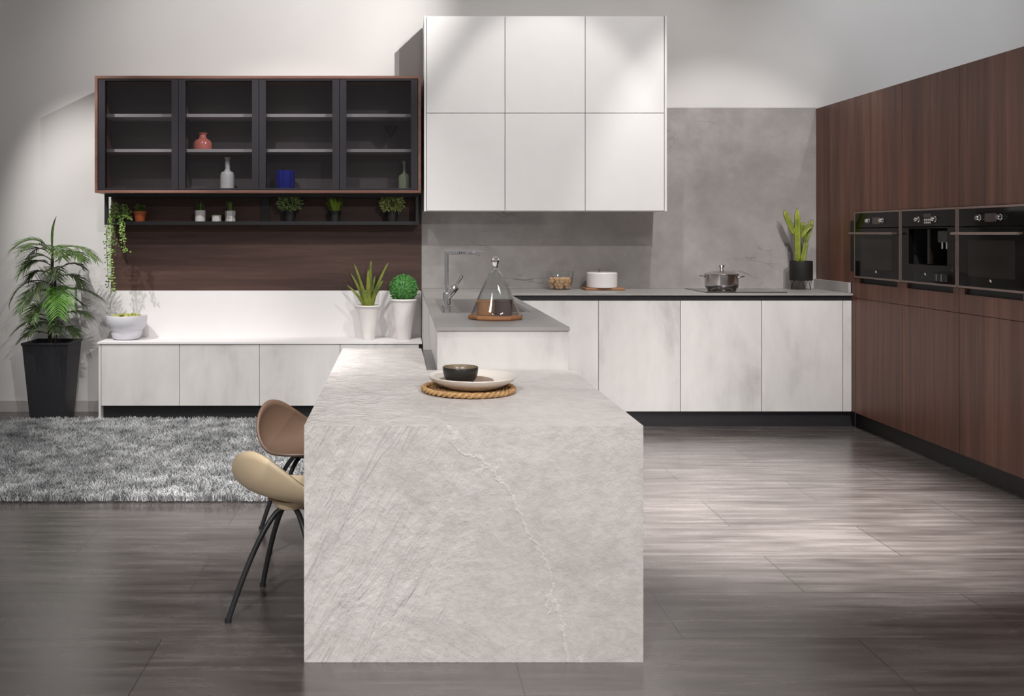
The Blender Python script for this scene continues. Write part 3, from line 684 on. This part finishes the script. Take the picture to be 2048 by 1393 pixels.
# ------------------------------------------------------------------ walnut tall units
TX = 3.147
ty = [4.722, 5.326, 5.930, 6.536]
tn = {2: 'walnut tall unit holding the small oven, next to the worktop', 1: 'walnut tall unit holding the coffee machine', 0: 'walnut tall unit holding the large oven, nearest the camera'}
for i in range(3):
    t = thing('tall_cabinet', tn[i], 'cabinet', (TX + .3, (ty[i] + ty[i + 1]) / 2, 0), 'walnut tall units')
    y0, y1 = ty[i] + .001, ty[i + 1] - .001
    box(TX + .021, TX + .6, y0, y1, 0.112, 1.033).build('lower_body', M['wood_v'], t)
    box(TX + .021, TX + .6, y0, y1, 1.502, 2.295).build('upper_body', M['wood_v'], t)
    g = .0012
    box(TX, TX + .02, y0 + g, y1 - g, 1.503, 2.297).build('upper_door', M['wood_v'], t, bevel=0.001)
    box(TX, TX + .02, y0 + g, y1 - g, 0.112, 0.903).build('lower_door', M['wood_v'], t, bevel=0.001)
    d = box(TX, TX + .02, y0 + g, y1 - g, 0.906, 1.012)
    d.box(TX, TX + .02, y0 + g, y0 + .055, 1.012, 1.045); d.box(TX, TX + .02, y1 - .055, y1 - g, 1.012, 1.045)
    dr = d.build('drawer_front', M['wood_v'], t)
    box(TX + .016, TX + .0205, y0 + .055, y1 - .055, 1.010, 1.046).build('grip_recess', M['black_gap'], dr)
t = thing('walnut_cladding', 'walnut panel filling the corner beside the cactus', 'panel', (TX, 6.85, 1.0))
box(TX, TX + .6, 6.5375, 7.154, 1.0105, 2.297).build('panel', M['wood_v'], t, bevel=0.001)
box(TX, TX + .6, 6.5375, 6.585, 0.112, 1.0105).build('panel', M['wood_v'], t, bevel=0.001)
box(TX - .004, TX - .0005, 6.548, 6.60, 1.09, 1.44).build('black_strip', M['black_gap'], t)  # thin plain black strip on the walnut beside the oven
tag(box(TX + .05, TX + .065, ty[0], 6.632, 0.0, 0.110).build('kickboard', M['plinth_dark'], origin=(TX + .05, 5.6, 0)),
    'black kickboard under the walnut tall units', 'kickboard')

def appliance_frame(t, y0, y1, z0, z1):
    m = MB(); w = .012
    m.box(TX - .012, TX + .02, y0, y0 + w, z0, z1); m.box(TX - .012, TX + .02, y1 - w, y1, z0, z1)
    m.box(TX - .012, TX + .02, y0 + w, y1 - w, z0, z0 + w); m.box(TX - .012, TX + .02, y0 + w, y1 - w, z1 - w, z1)
    m.build('frame', M['bronze'], t, bevel=.001)
def dial(par, y, z, r=.017):
    MB().lathe([(0, 0), (r, 0), (r, .006), (r * .8, .008), (r * .8, .022), (r * .7, .025), (0, .025)], (TX - .0105, y, z), 28, ax=(-1, 0, 0)).build('dial', M['chrome'], par, smooth=35)
def mark(par, y, z):
    MB().add([(TX - .0128, y - .008, z - .007), (TX - .0128, y + .008, z - .001), (TX - .0128, y + .003, z + .009), (TX - .0128, y - .005, z + .005),
              (TX - .0108, y - .008, z - .007), (TX - .0108, y + .008, z - .001), (TX - .0108, y + .003, z + .009), (TX - .0108, y - .005, z + .005)],
             [(0, 1, 2, 3), (7, 6, 5, 4), (0, 4, 5, 1), (1, 5, 6, 2), (2, 6, 7, 3), (3, 7, 4, 0)]).build('emblem', M['mark'], par)
OZ0, OZ1 = 1.0485, 1.501
def oven(i, label, lo):
    y0, y1 = ty[i] + .003, ty[i + 1] - .003; yc = (y0 + y1) / 2
    t = thing('oven', label, 'oven', (TX, yc, OZ0), 'built-in ovens')
    appliance_frame(t, y0, y1, OZ0, OZ1)
    box(TX + .021, TX + .55, y0 + .01, y1 - .01, OZ0 + .002, OZ1 - .002).build('body', M['black_gap'], t)
    a, b = y0 + .0125, y1 - .0125
    cp = box(TX - .010, TX + .02, a, b, 1.392, OZ1 - .0125).build('control_panel', M['black_glass'], t, bevel=.001)
    dial(cp, yc + .09, 1.437); dial(cp, yc - .09, 1.437)
    box(TX - .0106, TX - .0098, yc - .05, yc + .05, 1.415, 1.459).build('display', M['display'], cp)
    dr = box(TX - .010, TX + .02, a, b, OZ0 + .0125, 1.386).build('door', M['black_glass'], t, bevel=.001)
    box(TX - .0106, TX - .0098, yc - .20, yc + .20, 1.115, 1.315).build('window', M['oven_window'], dr)
    h = MB().tube([(TX - .052, y0 + lo, 1.352), (TX - .052, y1 - .012, 1.352)], 0.0075, 14)
    for yy in (y0 + lo + .03, y1 - .04): h.tube([(TX - .052, yy, 1.352), (TX - .011, yy, 1.352)], 0.006, 10)
    h.build('handle', M['bronze'], dr, smooth=40)
    mark(dr, yc, 1.098)
oven(2, 'compact black built-in oven next to the corner, left of coffee machine', .012)
oven(0, 'black built-in oven nearest the camera, right of coffee machine', .012)
y0, y1 = ty[1] + .003, ty[2] - .003; yc = (y0 + y1) / 2
t = thing('coffee_machine', 'black built-in coffee machine with open dispensing niche between the ovens', 'coffee machine', (TX, yc, OZ0))
appliance_frame(t, y0, y1, OZ0, OZ1)
a, b = y0 + .0125, y1 - .0125; na, nb, nz0, nz1 = yc - .205, yc + .205, 1.165, 1.383
m = MB(); m.box(TX - .010, TX + .02, a, na, OZ0 + .0125, 1.389); m.box(TX - .010, TX + .02, nb, b, OZ0 + .0125, 1.389)
m.box(TX - .010, TX + .02, na, nb, OZ0 + .0125, nz0); m.box(TX - .010, TX + .02, na, nb, nz1, 1.389)
fp = m.build('front_panel', M['black_glass'], t)
m = MB(); m.box(TX + .12, TX + .125, na, nb, nz0, nz1); m.box(TX + .021, TX + .12, na - .004, na, nz0, nz1); m.box(TX + .021, TX + .12, nb, nb + .004, nz0, nz1)
m.box(TX + .021, TX + .12, na, nb, nz0 - .004, nz0); m.box(TX + .021, TX + .12, na, nb, nz1, nz1 + .004)
m.build('niche', M['black_gap'], t)
box(TX + .126, TX + .5, y0 + .01, y1 - .01, OZ0 + .002, OZ1 - .002).build('body', M['black_gap'], t)
cp = box(TX - .010, TX + .02, a, b, 1.394, OZ1 - .0125).build('control_panel', M['black_glass'], t, bevel=.001)
dial(cp, yc + .09, 1.437); dial(cp, yc - .09, 1.437)
box(TX - .0106, TX - .0098, yc - .038, yc + .038, 1.447, 1.470).build('display', M['display'], cp)
for r in range(2):
    for c in range(4):
        box(TX - .0112, TX - .0098, yc - .035 + c * .019, yc - .024 + c * .019, 1.412 + r * .016, 1.423 + r * .016).build('button', M['mark'], cp)
sp = box(TX + .015, TX + .1, yc - .165, yc - .06, 1.30, 1.37).build('dispenser', M['black_metal'], t, bevel=.006)
for dy in (-.135, -.09): MB().tube([(TX + .03, yc + dy, 1.305), (TX + .03, yc + dy, 1.262)], 0.007, 12).build('spout', M['chrome'], sp, smooth=40)
MB().tube([(TX + .05, yc - .185, 1.37), (TX + .03, yc - .187, 1.345), (TX + .04, yc - .187, 1.18)], 0.004, 8).build('steam_wand', M['steel'], t, smooth=40)
box(TX + .022, TX + .115, yc + .03, yc + .06, nz0 + .001, nz1 - .001).build('water_tank', M['oven_window'], t, bevel=.004)
box(TX - .0115, TX - .0098, yc - .205, yc + .15, 1.072, 1.118).build('drip_tray', M['black_gap'], t, bevel=.0005)
mark(fp, yc + .02, 1.108)
for dy in (-.10, -.15): MB().tube([(TX - .0135, yc + dy, 1.075), (TX - .0135, yc + dy, 1.115)], .0025, 8).build('clip', M['chrome'], t)

# ------------------------------------------------------------------ slate table
t = thing('kitchen_table', 'large pale slate table with waterfall front panel', 'table', (0.23, 3.7, 0))
TZ, IX0, IX1, IY = 0.746, -0.302, 0.766, 2.977
m = MB()
L = [(IX0, IY), (IX1, IY), (IX1, 4.19), (0.119, 4.19), (0.112, 4.985), (IX0, 4.985)]
n = len(L)
LB = [(x, y + (.0402 if y == IY else 0)) for x, y in L]           # mitred against the front panel
m.add([(x, y, TZ - .04) for x, y in LB] + [(x, y + (.0002 if y == IY else 0), TZ) for x, y in L], [tuple(range(n - 1, -1, -1)), tuple(range(n, 2 * n))] + [(i, (i + 1) % n, (i + 1) % n + n, i + n) for i in range(n)])
m.build('table_top', M['slate'], t, bevel=.0008)
pv = [(IY, 0), (IY, TZ), (IY + .04, TZ - .0402), (IY + .04, 0)]
MB().add([(IX0, y, z) for y, z in pv] + [(IX1, y, z) for y, z in pv], [(0, 1, 2, 3), (7, 6, 5, 4), (0, 4, 5, 1), (1, 5, 6, 2), (2, 6, 7, 3), (3, 7, 4, 0)]).build('front_panel', M['slate'], t, bevel=.0008)
box(-0.05, 0.10, 4.90, 4.94, 0, TZ - .0402).build('rear_leg', M['slate'], t, bevel=.0015)
box(0.70, 0.74, 3.6, 4.15, 0, TZ - .0402).build('side_leg', M['slate'], t, bevel=.0015)
box(0.121, 0.1635, 4.20, 4.98, TZ - .016, TZ - .006).build('gap_shade_strip', plain('grey_gap_shade', (120, 117, 115), 0.6), t)  # grey strip added to stand for the darkness inside the gap

AX, AY = 0.262, 3.62
m = MB()
sp = []
turns = 12
for i in range(turns * 40 + 1):
    a = 2 * pi * i / 40; r = 0.008 + 0.150 * (i / (turns * 40))
    sp.append((AX + cos(a) * r, AY + sin(a) * r, TZ + .0065 + .0008 * sin(i * 1.9)))
m.tube(sp, 0.0066, 6)
NB = 44
for st in range(2):
    rp = []
    for i in range(NB * 6 + 1):
        a = 2 * pi * i / (NB * 6); ph = i * pi / 6 + st * pi
        r = 0.170 + 0.006 * cos(ph); rp.append((AX + cos(a) * r, AY + sin(a) * r, TZ + .0125 + .005 * sin(ph)))
    m.tube(rp, 0.0068, 6)
tag(m.build('placemat', M['rope'], origin=(AX, AY, TZ), smooth=60), 'round woven rope placemat with braided edge on the slate table', 'placemat')
DX, DY, DZ = 0.276, 3.62, TZ + .0165
tag(MB().lathe([(0, 0), (0.095, 0), (0.10, 0.003), (0.125, 0.012), (0.158, 0.030), (0.168, 0.044), (0.167, 0.047), (0.163, 0.046), (0.152, 0.034), (0.12, 0.018), (0.09, 0.010), (0, 0.009)], (DX, DY, DZ), 64).build('dinner_plate', M['stoneware'], origin=(DX, DY, DZ), smooth=40),
    'large cream stoneware plate on the woven placemat', 'plate')
EX, EY, EZ = 0.252, 3.61, DZ + .0105
tag(MB().lathe([(0, 0), (0.07, 0), (0.092, 0.012), (0.106, 0.018), (0.104, 0.021), (0.09, 0.016), (0.068, 0.006), (0, 0.005)], (EX, EY, EZ), 56).build('saucer', M['saucer'], origin=(EX, EY, EZ), smooth=40),
    'small taupe saucer lying in the big cream plate', 'plate')
UX, UY, UZ = 0.230, 3.60, EZ + .0065
t = thing('bowl', 'small black bowl with olive inside on the stacked plates', 'bowl', (UX, UY, UZ))
MB().lathe([(0, 0), (0.036, 0), (0.048, 0.006), (0.060, 0.022), (0.0665, 0.044), (0.068, 0.063), (0.067, 0.065)], (UX, UY, UZ), 56).build('outer_glaze', M['bowl_black'], t, smooth=60)
MB().lathe([(0.067, 0.065), (0.065, 0.064), (0.0635, 0.046), (0.057, 0.026), (0.045, 0.011), (0, 0.007)], (UX, UY, UZ), 56).build('inner_glaze', M['bowl_in'], t, smooth=60)

# cake board, glass dome and the two containers below it
CX2, CY2 = 0.464, 4.60; z0 = WT + .0005
m = MB(); n = 10
m.lathe([(0, 0), (0.128, 0), (0.136, 0.006), (0.136, 0.016), (0.132, 0.021), (0, 0.021)], (0, 0, 0), n)
q = Matrix.Rotation(R(9), 4, 'Z'); m.v = [tuple(q @ Vector(v) + Vector((CX2, CY2, z0))) for v in m.v]
tag(m.build('serving_board', M['board'], origin=(CX2, CY2, z0), bevel=.002), 'many-sided wooden board under the glass dome', 'board')
z1 = z0 + .0215
t = thing('glass_dome', 'conical clear glass dome with ball knob on a wooden board', 'dome', (CX2, CY2, z1))
MB().lathe([(0.119, 0), (0.1195, 0.004), (0.1125, 0.020), (0.076, 0.105), (0.043, 0.180), (0.032, 0.198), (0.020, 0.210), (0, 0.215),
            (0, 0.2115), (0.018, 0.207), (0.030, 0.195), (0.040, 0.178), (0.073, 0.104), (0.1095, 0.019), (0.1165, 0.004), (0.119, 0)], (CX2, CY2, z1), 56).build('cover', M['glass'], t, smooth=50)
kg = NT('solid_glass'); kg.base((1, 1, 1, 1), 0.0); kg.b.inputs['Transmission Weight'].default_value = 1; kg.b.inputs['IOR'].default_value = 1.45
MB().lathe([(0, 0.2152), (0.013, 0.2155), (0.011, 0.222), (0.0145, 0.240), (0.019, 0.250), (0.021, 0.262), (0.018, 0.274), (0.010, 0.281), (0, 0.283)], (CX2, CY2, z1), 32).build('knob', kg.m, t, smooth=60)
def tub(x, y, r, h, mat, label):
    tag(MB().lathe([(0, 0), (r, 0), (r + .001, .003), (r + .001, h - .012), (r + .0025, h - .011), (r + .0025, h - .002), (r, h), (r * .8, h + .001), (0, h + .001)], (x, y, z1), 44).build('tub', mat, origin=(x, y, z1), smooth=30), label, 'container', 'round containers under the glass dome')
tub(CX2 - .051, CY2 - .012, .040, .072, M['caramel'], 'caramel brown round container under the glass dome')
tub(CX2 + .037, CY2 - .018, .043, .074, M['plum'], 'dark plum round container under the glass dome')

# ------------------------------------------------------------------ things on the sideboard
SZ = 0.5715
AX3, AY3 = -0.234, 7.00
t = thing('potted_aloe', 'spiky aloe in a slim white tapered pot on the ledge', 'plant', (AX3, AY3, SZ))
MB().lathe([(0, 0), (0.044, 0), (0.047, 0.006), (0.062, 0.11), (0.081, 0.225), (0.086, 0.238), (0.093, 0.242), (0.092, 0.250), (0.085, 0.252), (0.078, 0.245), (0.075, 0.225), (0, 0.222)], (AX3, AY3, SZ), 48).build('pot', M['ceramic_matt'], t, smooth=50)
for (dx_, dz_, dy_, w_, bend) in ((-0.155, 0.155, -.03, .022, .05), (-0.135, 0.245, .02, .024, .05), (-0.105, 0.315, -.02, .026, .03), (0.02, 0.335, .02, .036, -.02), (0.0, 0.27, -.04, .036, 0.0),
                                  (0.15, 0.325, .01, .026, -.05), (0.11, 0.19, -.03, .026, -.04), (0.085, 0.13, .04, .024, -.03), (-0.06, 0.19, -.05, .03, .02), (0.05, 0.22, .05, .03, -.01)):
    p0 = Vector((AX3 + dx_ * .12, AY3 + dy_ * .3, SZ + .222)); p2 = Vector((AX3 + dx_, AY3 + dy_, SZ + .245 + dz_)); p1 = Vector((AX3 + dx_ * .35, AY3 + dy_ * .6, SZ + .245 + dz_ * .45 ))
    pp = bez((p0, p1, p2), 10)
    m = MB(); m.strip(pp, [w_ * (1.4 - .1 * i) * (1 if i < 10 else .1) for i in range(11)], (0.1, -1, 0.15))
    m.build('leaf', M['aloe'], t, smooth=60, solid=0.006)
BX3, BY3 = 0.026, 7.00
t = thing('topiary', 'round clipped boxwood ball in a tall white pot on the ledge', 'plant', (BX3, BY3, SZ))
MB().lathe([(0, 0), (0.05, 0), (0.053, 0.006), (0.068, 0.12), (0.090, 0.27), (0.094, 0.283), (0.101, 0.287), (0.100, 0.297), (0.092, 0.299), (0.085, 0.29), (0.082, 0.275), (0, 0.27)], (BX3, BY3, SZ), 48).build('pot', M['ceramic_matt'], t, smooth=50)
m = MB(); c = Vector((BX3, BY3, SZ + .372)); m.ball(c, .096, 20, 14)
N = 1500
for i in range(N):
    u = 1 - 2 * (i + .5) / N; a = i * 2.39996; s = math.sqrt(1 - u * u); d = Vector((cos(a) * s, sin(a) * s, u))
    dd = (d + Vector((rnd.uniform(-1, 1), rnd.uniform(-1, 1), rnd.uniform(-1, 1))) * .9).normalized()
    m.leaf(c + d * rnd.uniform(.092, .101), dd, d, rnd.uniform(.011, .016), .010)
m.build('foliage', M['box'], t)
WX, WY = -2.02, 6.99
t = thing('white_bowl', 'wide white stepped bowl on the left end of the ledge', 'bowl', (WX, WY, SZ))
MB().lathe([(0, 0), (0.082, 0), (0.095, 0.01), (0.108, 0.032), (0.113, 0.058), (0.112, 0.066), (0.119, 0.074), (0.136, 0.098), (0.147, 0.13), (0.149, 0.16), (0.147, 0.176), (0.144, 0.178), (0.139, 0.174), (0.137, 0.14), (0.12, 0.09), (0.09, 0.05), (0, 0.04)], (WX, WY, SZ), 56).build('shell', M['lav_ceramic'], t, smooth=45)
m = MB()
for i in range(90):
    a = rnd.uniform(0, 2 * pi); r = .118 * math.sqrt(rnd.random()); hh = .156 + .024 * (1 - (r / .125) ** 2) + rnd.uniform(-.008, .008)
    q = Matrix.Rotation(rnd.uniform(0, 6), 3, 'X') @ Matrix.Rotation(rnd.uniform(0, 6), 3, 'Z')
    m.ball((WX + cos(a) * r, WY + sin(a) * r, SZ + hh), rnd.uniform(.010, .017), 8, 6, q=q, sc=(1.3, .9, .5))
m.lathe([(0, 0.12), (0.125, 0.12), (0.128, 0.142), (0, 0.152)], (WX, WY, SZ), 30)
tag(m.build('bowl_filling', M['filling'], origin=(WX, WY, SZ + .16), smooth=60), 'yellow-green filling heaped in the white stepped bowl', 'filling', kind='stuff')

# ------------------------------------------------------------------ palm in the square planter
t = thing('potted_palm', 'bushy parlour palm in a tall square charcoal planter', 'plant', (-2.545, 6.92, 0))
m = MB(); w0, w1, h = .122, .168, .567; cx, cy = -2.545, 6.925
def sq(w, z, d=0.9): return [(cx - w, cy - w * d, z), (cx + w, cy - w * d, z), (cx + w, cy + w * d, z), (cx - w, cy + w * d, z)]
rings = [sq(w0, 0), sq(w1 - .004, h - .02), sq(w1 + .003, h - .018), sq(w1 + .003, h), sq(w1 - .012, h), sq(w1 - .02, h - .07)]
vs = [p for r in rings for p in r]; fs = [(3, 2, 1, 0), (20, 21, 22, 23)]
for i in range(5):
    for k in range(4): fs.append((i * 4 + k, i * 4 + (k + 1) % 4, (i + 1) * 4 + (k + 1) % 4, (i + 1) * 4 + k))
m.add(vs, fs).build('planter', M['planter'], t, bevel=.006)
MB().box(cx - .14, cx + .14, cy - .125, cy + .125, h - .069, h - .055).build('soil', M['soil'], t)
tr = [(cx - .02, cy, h - .06), (cx - .015, cy, .75), (cx + .0, cy, 1.0), (cx + .005, cy, 1.18), (cx + .0, cy, 1.26)]
MB().tube(bez((tr[0], tr[1], tr[3], tr[4]), 16), [.014 - .0004 * i + (.003 if i % 3 == 0 else 0) for i in range(17)], 12).build('trunk', M['bark'], t, smooth=60)
MB().tube(bez(((cx + .03, cy - .02, h - .06), (cx + .03, cy - .02, .8), (cx + .02, cy, 1.05)), 10), .010, 8).build('trunk', M['bark'], t, smooth=60)
def fr(mat, b, mid, tip, dyb, dyt, L=.15, n=20, wd=.0088, droop=.34):
    S = 1364.0
    def P(q, dy): return Vector((cx + (q[0] - 505) / S, cy + dy, 1.525 - q[1] / S))
    pb, pt = P(b, 0), P(tip, dyt)
    pm = P(mid, dyb) * 2 - (pb + pt) / 2     # the curve passes through mid
    pm = (pm * 0.75 + P(mid, dyb) * 0.25)
    pp = bez((pb, pm, pt), 24); m = MB(); m.tube(pp, [.0042 - .00012 * i for i in range(25)], 5)
    for i in range(n):
        s = 0.16 + 0.82 * i / (n - 1); k = s * 24; j = min(23, int(k)); p = pp[j].lerp(pp[j + 1], k - j); d = (pp[j + 1] - pp[j]).normalized()
        side = d.cross(Vector((0, 0, 1)))
        if side.length < .15: side = Vector((0, -1, 0)).cross(d)
        side.normalize()
        ll = L * (0.55 + 0.6 * sin(pi * min(1, s * .95 + .08))) * rnd.uniform(.9, 1.1)
        for sg in (-1, 1):
            dv = (d * .75 + side * sg * .7 + Vector((0, 0, .18))).normalized()
            p1 = p + dv * ll * .5; p2 = p + dv * ll + Vector((rnd.uniform(-.01, .01), rnd.uniform(-.01, .01), -ll * droop * rnd.uniform(.5, 1.3)))
            q = bez((p, p1, p2), 4)
            for z in q: z.y = min(z.y, WALL - .012)
            m.strip(q, [wd * .6, wd, wd * .9, wd * .6, .0008], side.cross(d) + Vector((0, -.5, .3)))
    return m.build('frond', M[mat], t)
fr('palm', (490, 400), (330, 285), (150, 390), -.03, -.07, .14)
fr('palm_dark', (485, 440), (330, 380), (190, 500), .05, .08, .15)
fr('palm', (490, 500), (370, 450), (235, 640), -.06, -.12, .14)
fr('palm', (520, 400), (760, 360), (965, 500), -.02, -.04, .12)
fr('palm', (530, 440), (720, 400), (870, 500), -.08, -.14, .12)
fr('palm_dark', (530, 520), (660, 440), (740, 510), .06, .1, .11)
fr('palm_dark', (540, 610), (680, 530), (780, 590), .03, .08, .11)
fr('palm_dark', (545, 680), (720, 645), (820, 760), -.03, -.05, .11)
fr('palm_dark', (490, 640), (400, 605), (335, 690), -.08, -.13, .10)
fr('palm_dark', (490, 730), (250, 720), (115, 930), -.03, -.06, .10)
fr('palm_dark', (490, 810), (300, 800), (150, 900), .06, .1, .11)
fr('palm_bright', (525, 800), (630, 770), (690, 1030), -.12, -.26, .15, 24, .010)
fr('palm', (490, 840), (390, 800), (280, 1000), -.1, -.2, .13)
fr('palm_dark', (540, 800), (800, 790), (985, 905), .02, .06, .09)
fr('palm', (530, 900), (610, 850), (600, 1080), -.1, -.17, .11)
fr('palm_dark', (540, 1060), (740, 1010), (880, 1060), -.02, -.03, .11)
fr('palm_dark', (545, 1190), (690, 1160), (790, 1240), -.06, -.09, .10)
fr('palm_dark', (480, 1110), (330, 1090), (165, 1210), -.04, -.08, .11)
fr('palm_dark', (475, 1240), (360, 1205), (240, 1290), -.08, -.12, .10)
fr('palm_dark', (480, 1060), (310, 1050), (215, 1120), .04, .07, .10)
fr('palm', (505, 960), (430, 930), (400, 1090), -.12, -.2, .11)
fr('palm', (495, 420), (420, 330), (300, 420), -.14, -.2, .13)
fr('palm', (515, 420), (600, 350), (700, 470), -.14, -.2, .13)
fr('palm_dark', (500, 560), (420, 500), (330, 590), -.12, -.18, .13)
fr('palm_dark', (510, 620), (590, 560), (640, 680), -.14, -.2, .12)
fr('palm_dark', (500, 760), (440, 720), (420, 880), -.14, -.22, .12)
fr('palm_dark', (500, 900), (600, 860), (760, 960), .08, .12, .12)
fr('palm_dark', (505, 1150), (560, 1090), (650, 1200), -.13, -.2, .11)
fr('palm_dark', (495, 1150), (440, 1110), (370, 1230), -.13, -.2, .11)
S = 1364.0
MB().strip(bez(((cx, cy, 1.525 - 390 / S), (cx - .012, cy, 1.525 - 180 / S), (cx + .03, cy, 1.525 - 62 / S)), 8), [.008, .014, .017, .018, .017, .015, .011, .007, .001], (0.2, -1, 0)).build('new_shoot', M['palm'], t, solid=.003)

# ------------------------------------------------------------------ stools
def stool(x, y, rz, label, mat, collar, leg0=0.0):
    t = thing('stool', label, 'chair', (0, 0, 0), 'moulded stools at the slate table')
    vs, fs = [(0, 0, 0.405)], []; NT_, NR = 72, 18
    for j in range(1, NR + 1):
        s = j / NR
        for k in range(NT_):
            th = 2 * pi * k / NT_; bk = (1 - cos(th)) / 2                      # 1 at the back (-x)
            e = (math.sqrt(cos(th) ** 2 + .01) - cos(th)) / 2.0               # rounded backrest on the -x side
            hgt = 0.016 + 0.176 * e ** 1.5
            rim = 0.200 + 0.030 * abs(sin(th)) ** 2
            r = rim * (1 - (1 - s) ** 1.3) * (1 - 0.06 * e * s ** 5)
            z = 0.403 + hgt * (0.3 * s ** 2 + 0.7 * s ** 3.0)
            vs.append((r * cos(th), r * sin(th), z))
    for k in range(NT_): fs.append((0, 1 + k, 1 + (k + 1) % NT_))
    for j in range(NR - 1):
        for k in range(NT_):
            a = 1 + j * NT_; b = a + NT_; fs.append((a + k, b + k, b + (k + 1) % NT_, a + (k + 1) % NT_))
    MB().add(vs, fs).build('seat', M[mat], t, smooth=60, solid=0.012)
    MB().lathe([(0, 0.364), (0.050, 0.364), (0.056, 0.370), (0.063, 0.388), (0.085, 0.400), (0, 0.401)], (0, 0, 0), 40).build('collar', M[collar], t, smooth=40)
    for k in range(4):
        a = pi / 2 * k + leg0; pts = []
        for i in range(17):
            d = i / 16; r = 0.022 + 0.222 * d ** 0.62; pts.append((r * cos(a), r * sin(a), 0.372 * (1 - d) + .004 * d))
        lg = MB().tube(pts, 0.0098, 12).build('leg', M['black_metal'], t, smooth=60)
        MB().tube([(.243 * cos(a), .243 * sin(a), .0), (.244 * cos(a), .244 * sin(a), .012)], 0.012, 12).build('foot_cap', M['pot_black'], lg, smooth=40)
    t.location = (x, y, 0); t.rotation_euler = (0, 0, rz)
    return t
stool(-0.393, 3.42, R(51), 'beige moulded stool with black legs, nearest the camera', 'beige', 'beige', R(-18))
stool(-0.425, 4.20, R(-31), 'brown moulded stool with black legs, behind the beige one', 'brown', 'brown_edge')

# ------------------------------------------------------------------ shaggy rug
t = thing('rug', 'shaggy grey rug on the floor before the low cabinets', 'rug', (-1.7, 5.75, 0))
UX0, UX1, UY0, UY1 = -3.05, -0.40, 4.74, 6.74
box(UX0 + .02, UX1 - .02, UY0 + .02, UY1 - .02, 0.0005, 0.010).build('backing', plain('rug_backing', (90, 90, 91), 0.9), t)
import numpy as np
rg = np.random.default_rng(3); N = 110000
bx_ = rg.uniform(UX0, UX1, N); by_ = rg.uniform(UY0, UY1, N)
clump = np.sin(bx_ * 23 + 2 * np.sin(by_ * 17)) + np.sin(by_ * 29 + 2 * np.sin(bx_ * 13))
ang = rg.uniform(0, 2 * np.pi, N) + clump * .5; lean = rg.uniform(.008, .036, N); Ln = rg.uniform(.026, .042, N) * (1 + .06 * clump)
wd = rg.uniform(.0035, .006, N); wa = rg.uniform(0, 2 * np.pi, N)
V = np.zeros((N, 6, 3)); 
for lvl, (hh, ln, ww) in enumerate(((0.0, 0.0, 1.0), (0.62, 0.35, 1.0), (1.0, 1.0, .35))):
    for sd in (0, 1):
        sgn = -.5 if sd == 0 else .5
        V[:, lvl * 2 + sd, 0] = bx_ + np.cos(ang) * lean * ln + np.cos(wa) * wd * ww * sgn
        V[:, lvl * 2 + sd, 1] = by_ + np.sin(ang) * lean * ln + np.sin(wa) * wd * ww * sgn
        V[:, lvl * 2 + sd, 2] = .008 + Ln * hh
V[:, :, 1] = np.minimum(V[:, :, 1], SBF - .004)
base = (np.arange(N) * 6)[:, None]
F = np.concatenate([base + np.array([[0, 1, 3, 2]]), base + np.array([[2, 3, 5, 4]])], axis=0)
me = bpy.data.meshes.new('pile'); V = V.reshape(-1, 3) - np.array([-1.7, 5.75, 0])
me.vertices.add(len(V)); me.vertices.foreach_set('co', V.astype(np.float32).ravel())
me.loops.add(F.size); me.loops.foreach_set('vertex_index', F.astype(np.int32).ravel())
me.polygons.add(len(F)); me.polygons.foreach_set('loop_start', np.arange(0, F.size, 4, dtype=np.int32))
me.update(); me.validate(); me.materials.append(M['rug'])
o = bpy.data.objects.new('pile', me); COL.objects.link(o); o.parent = t; o['kind'] = 'stuff'
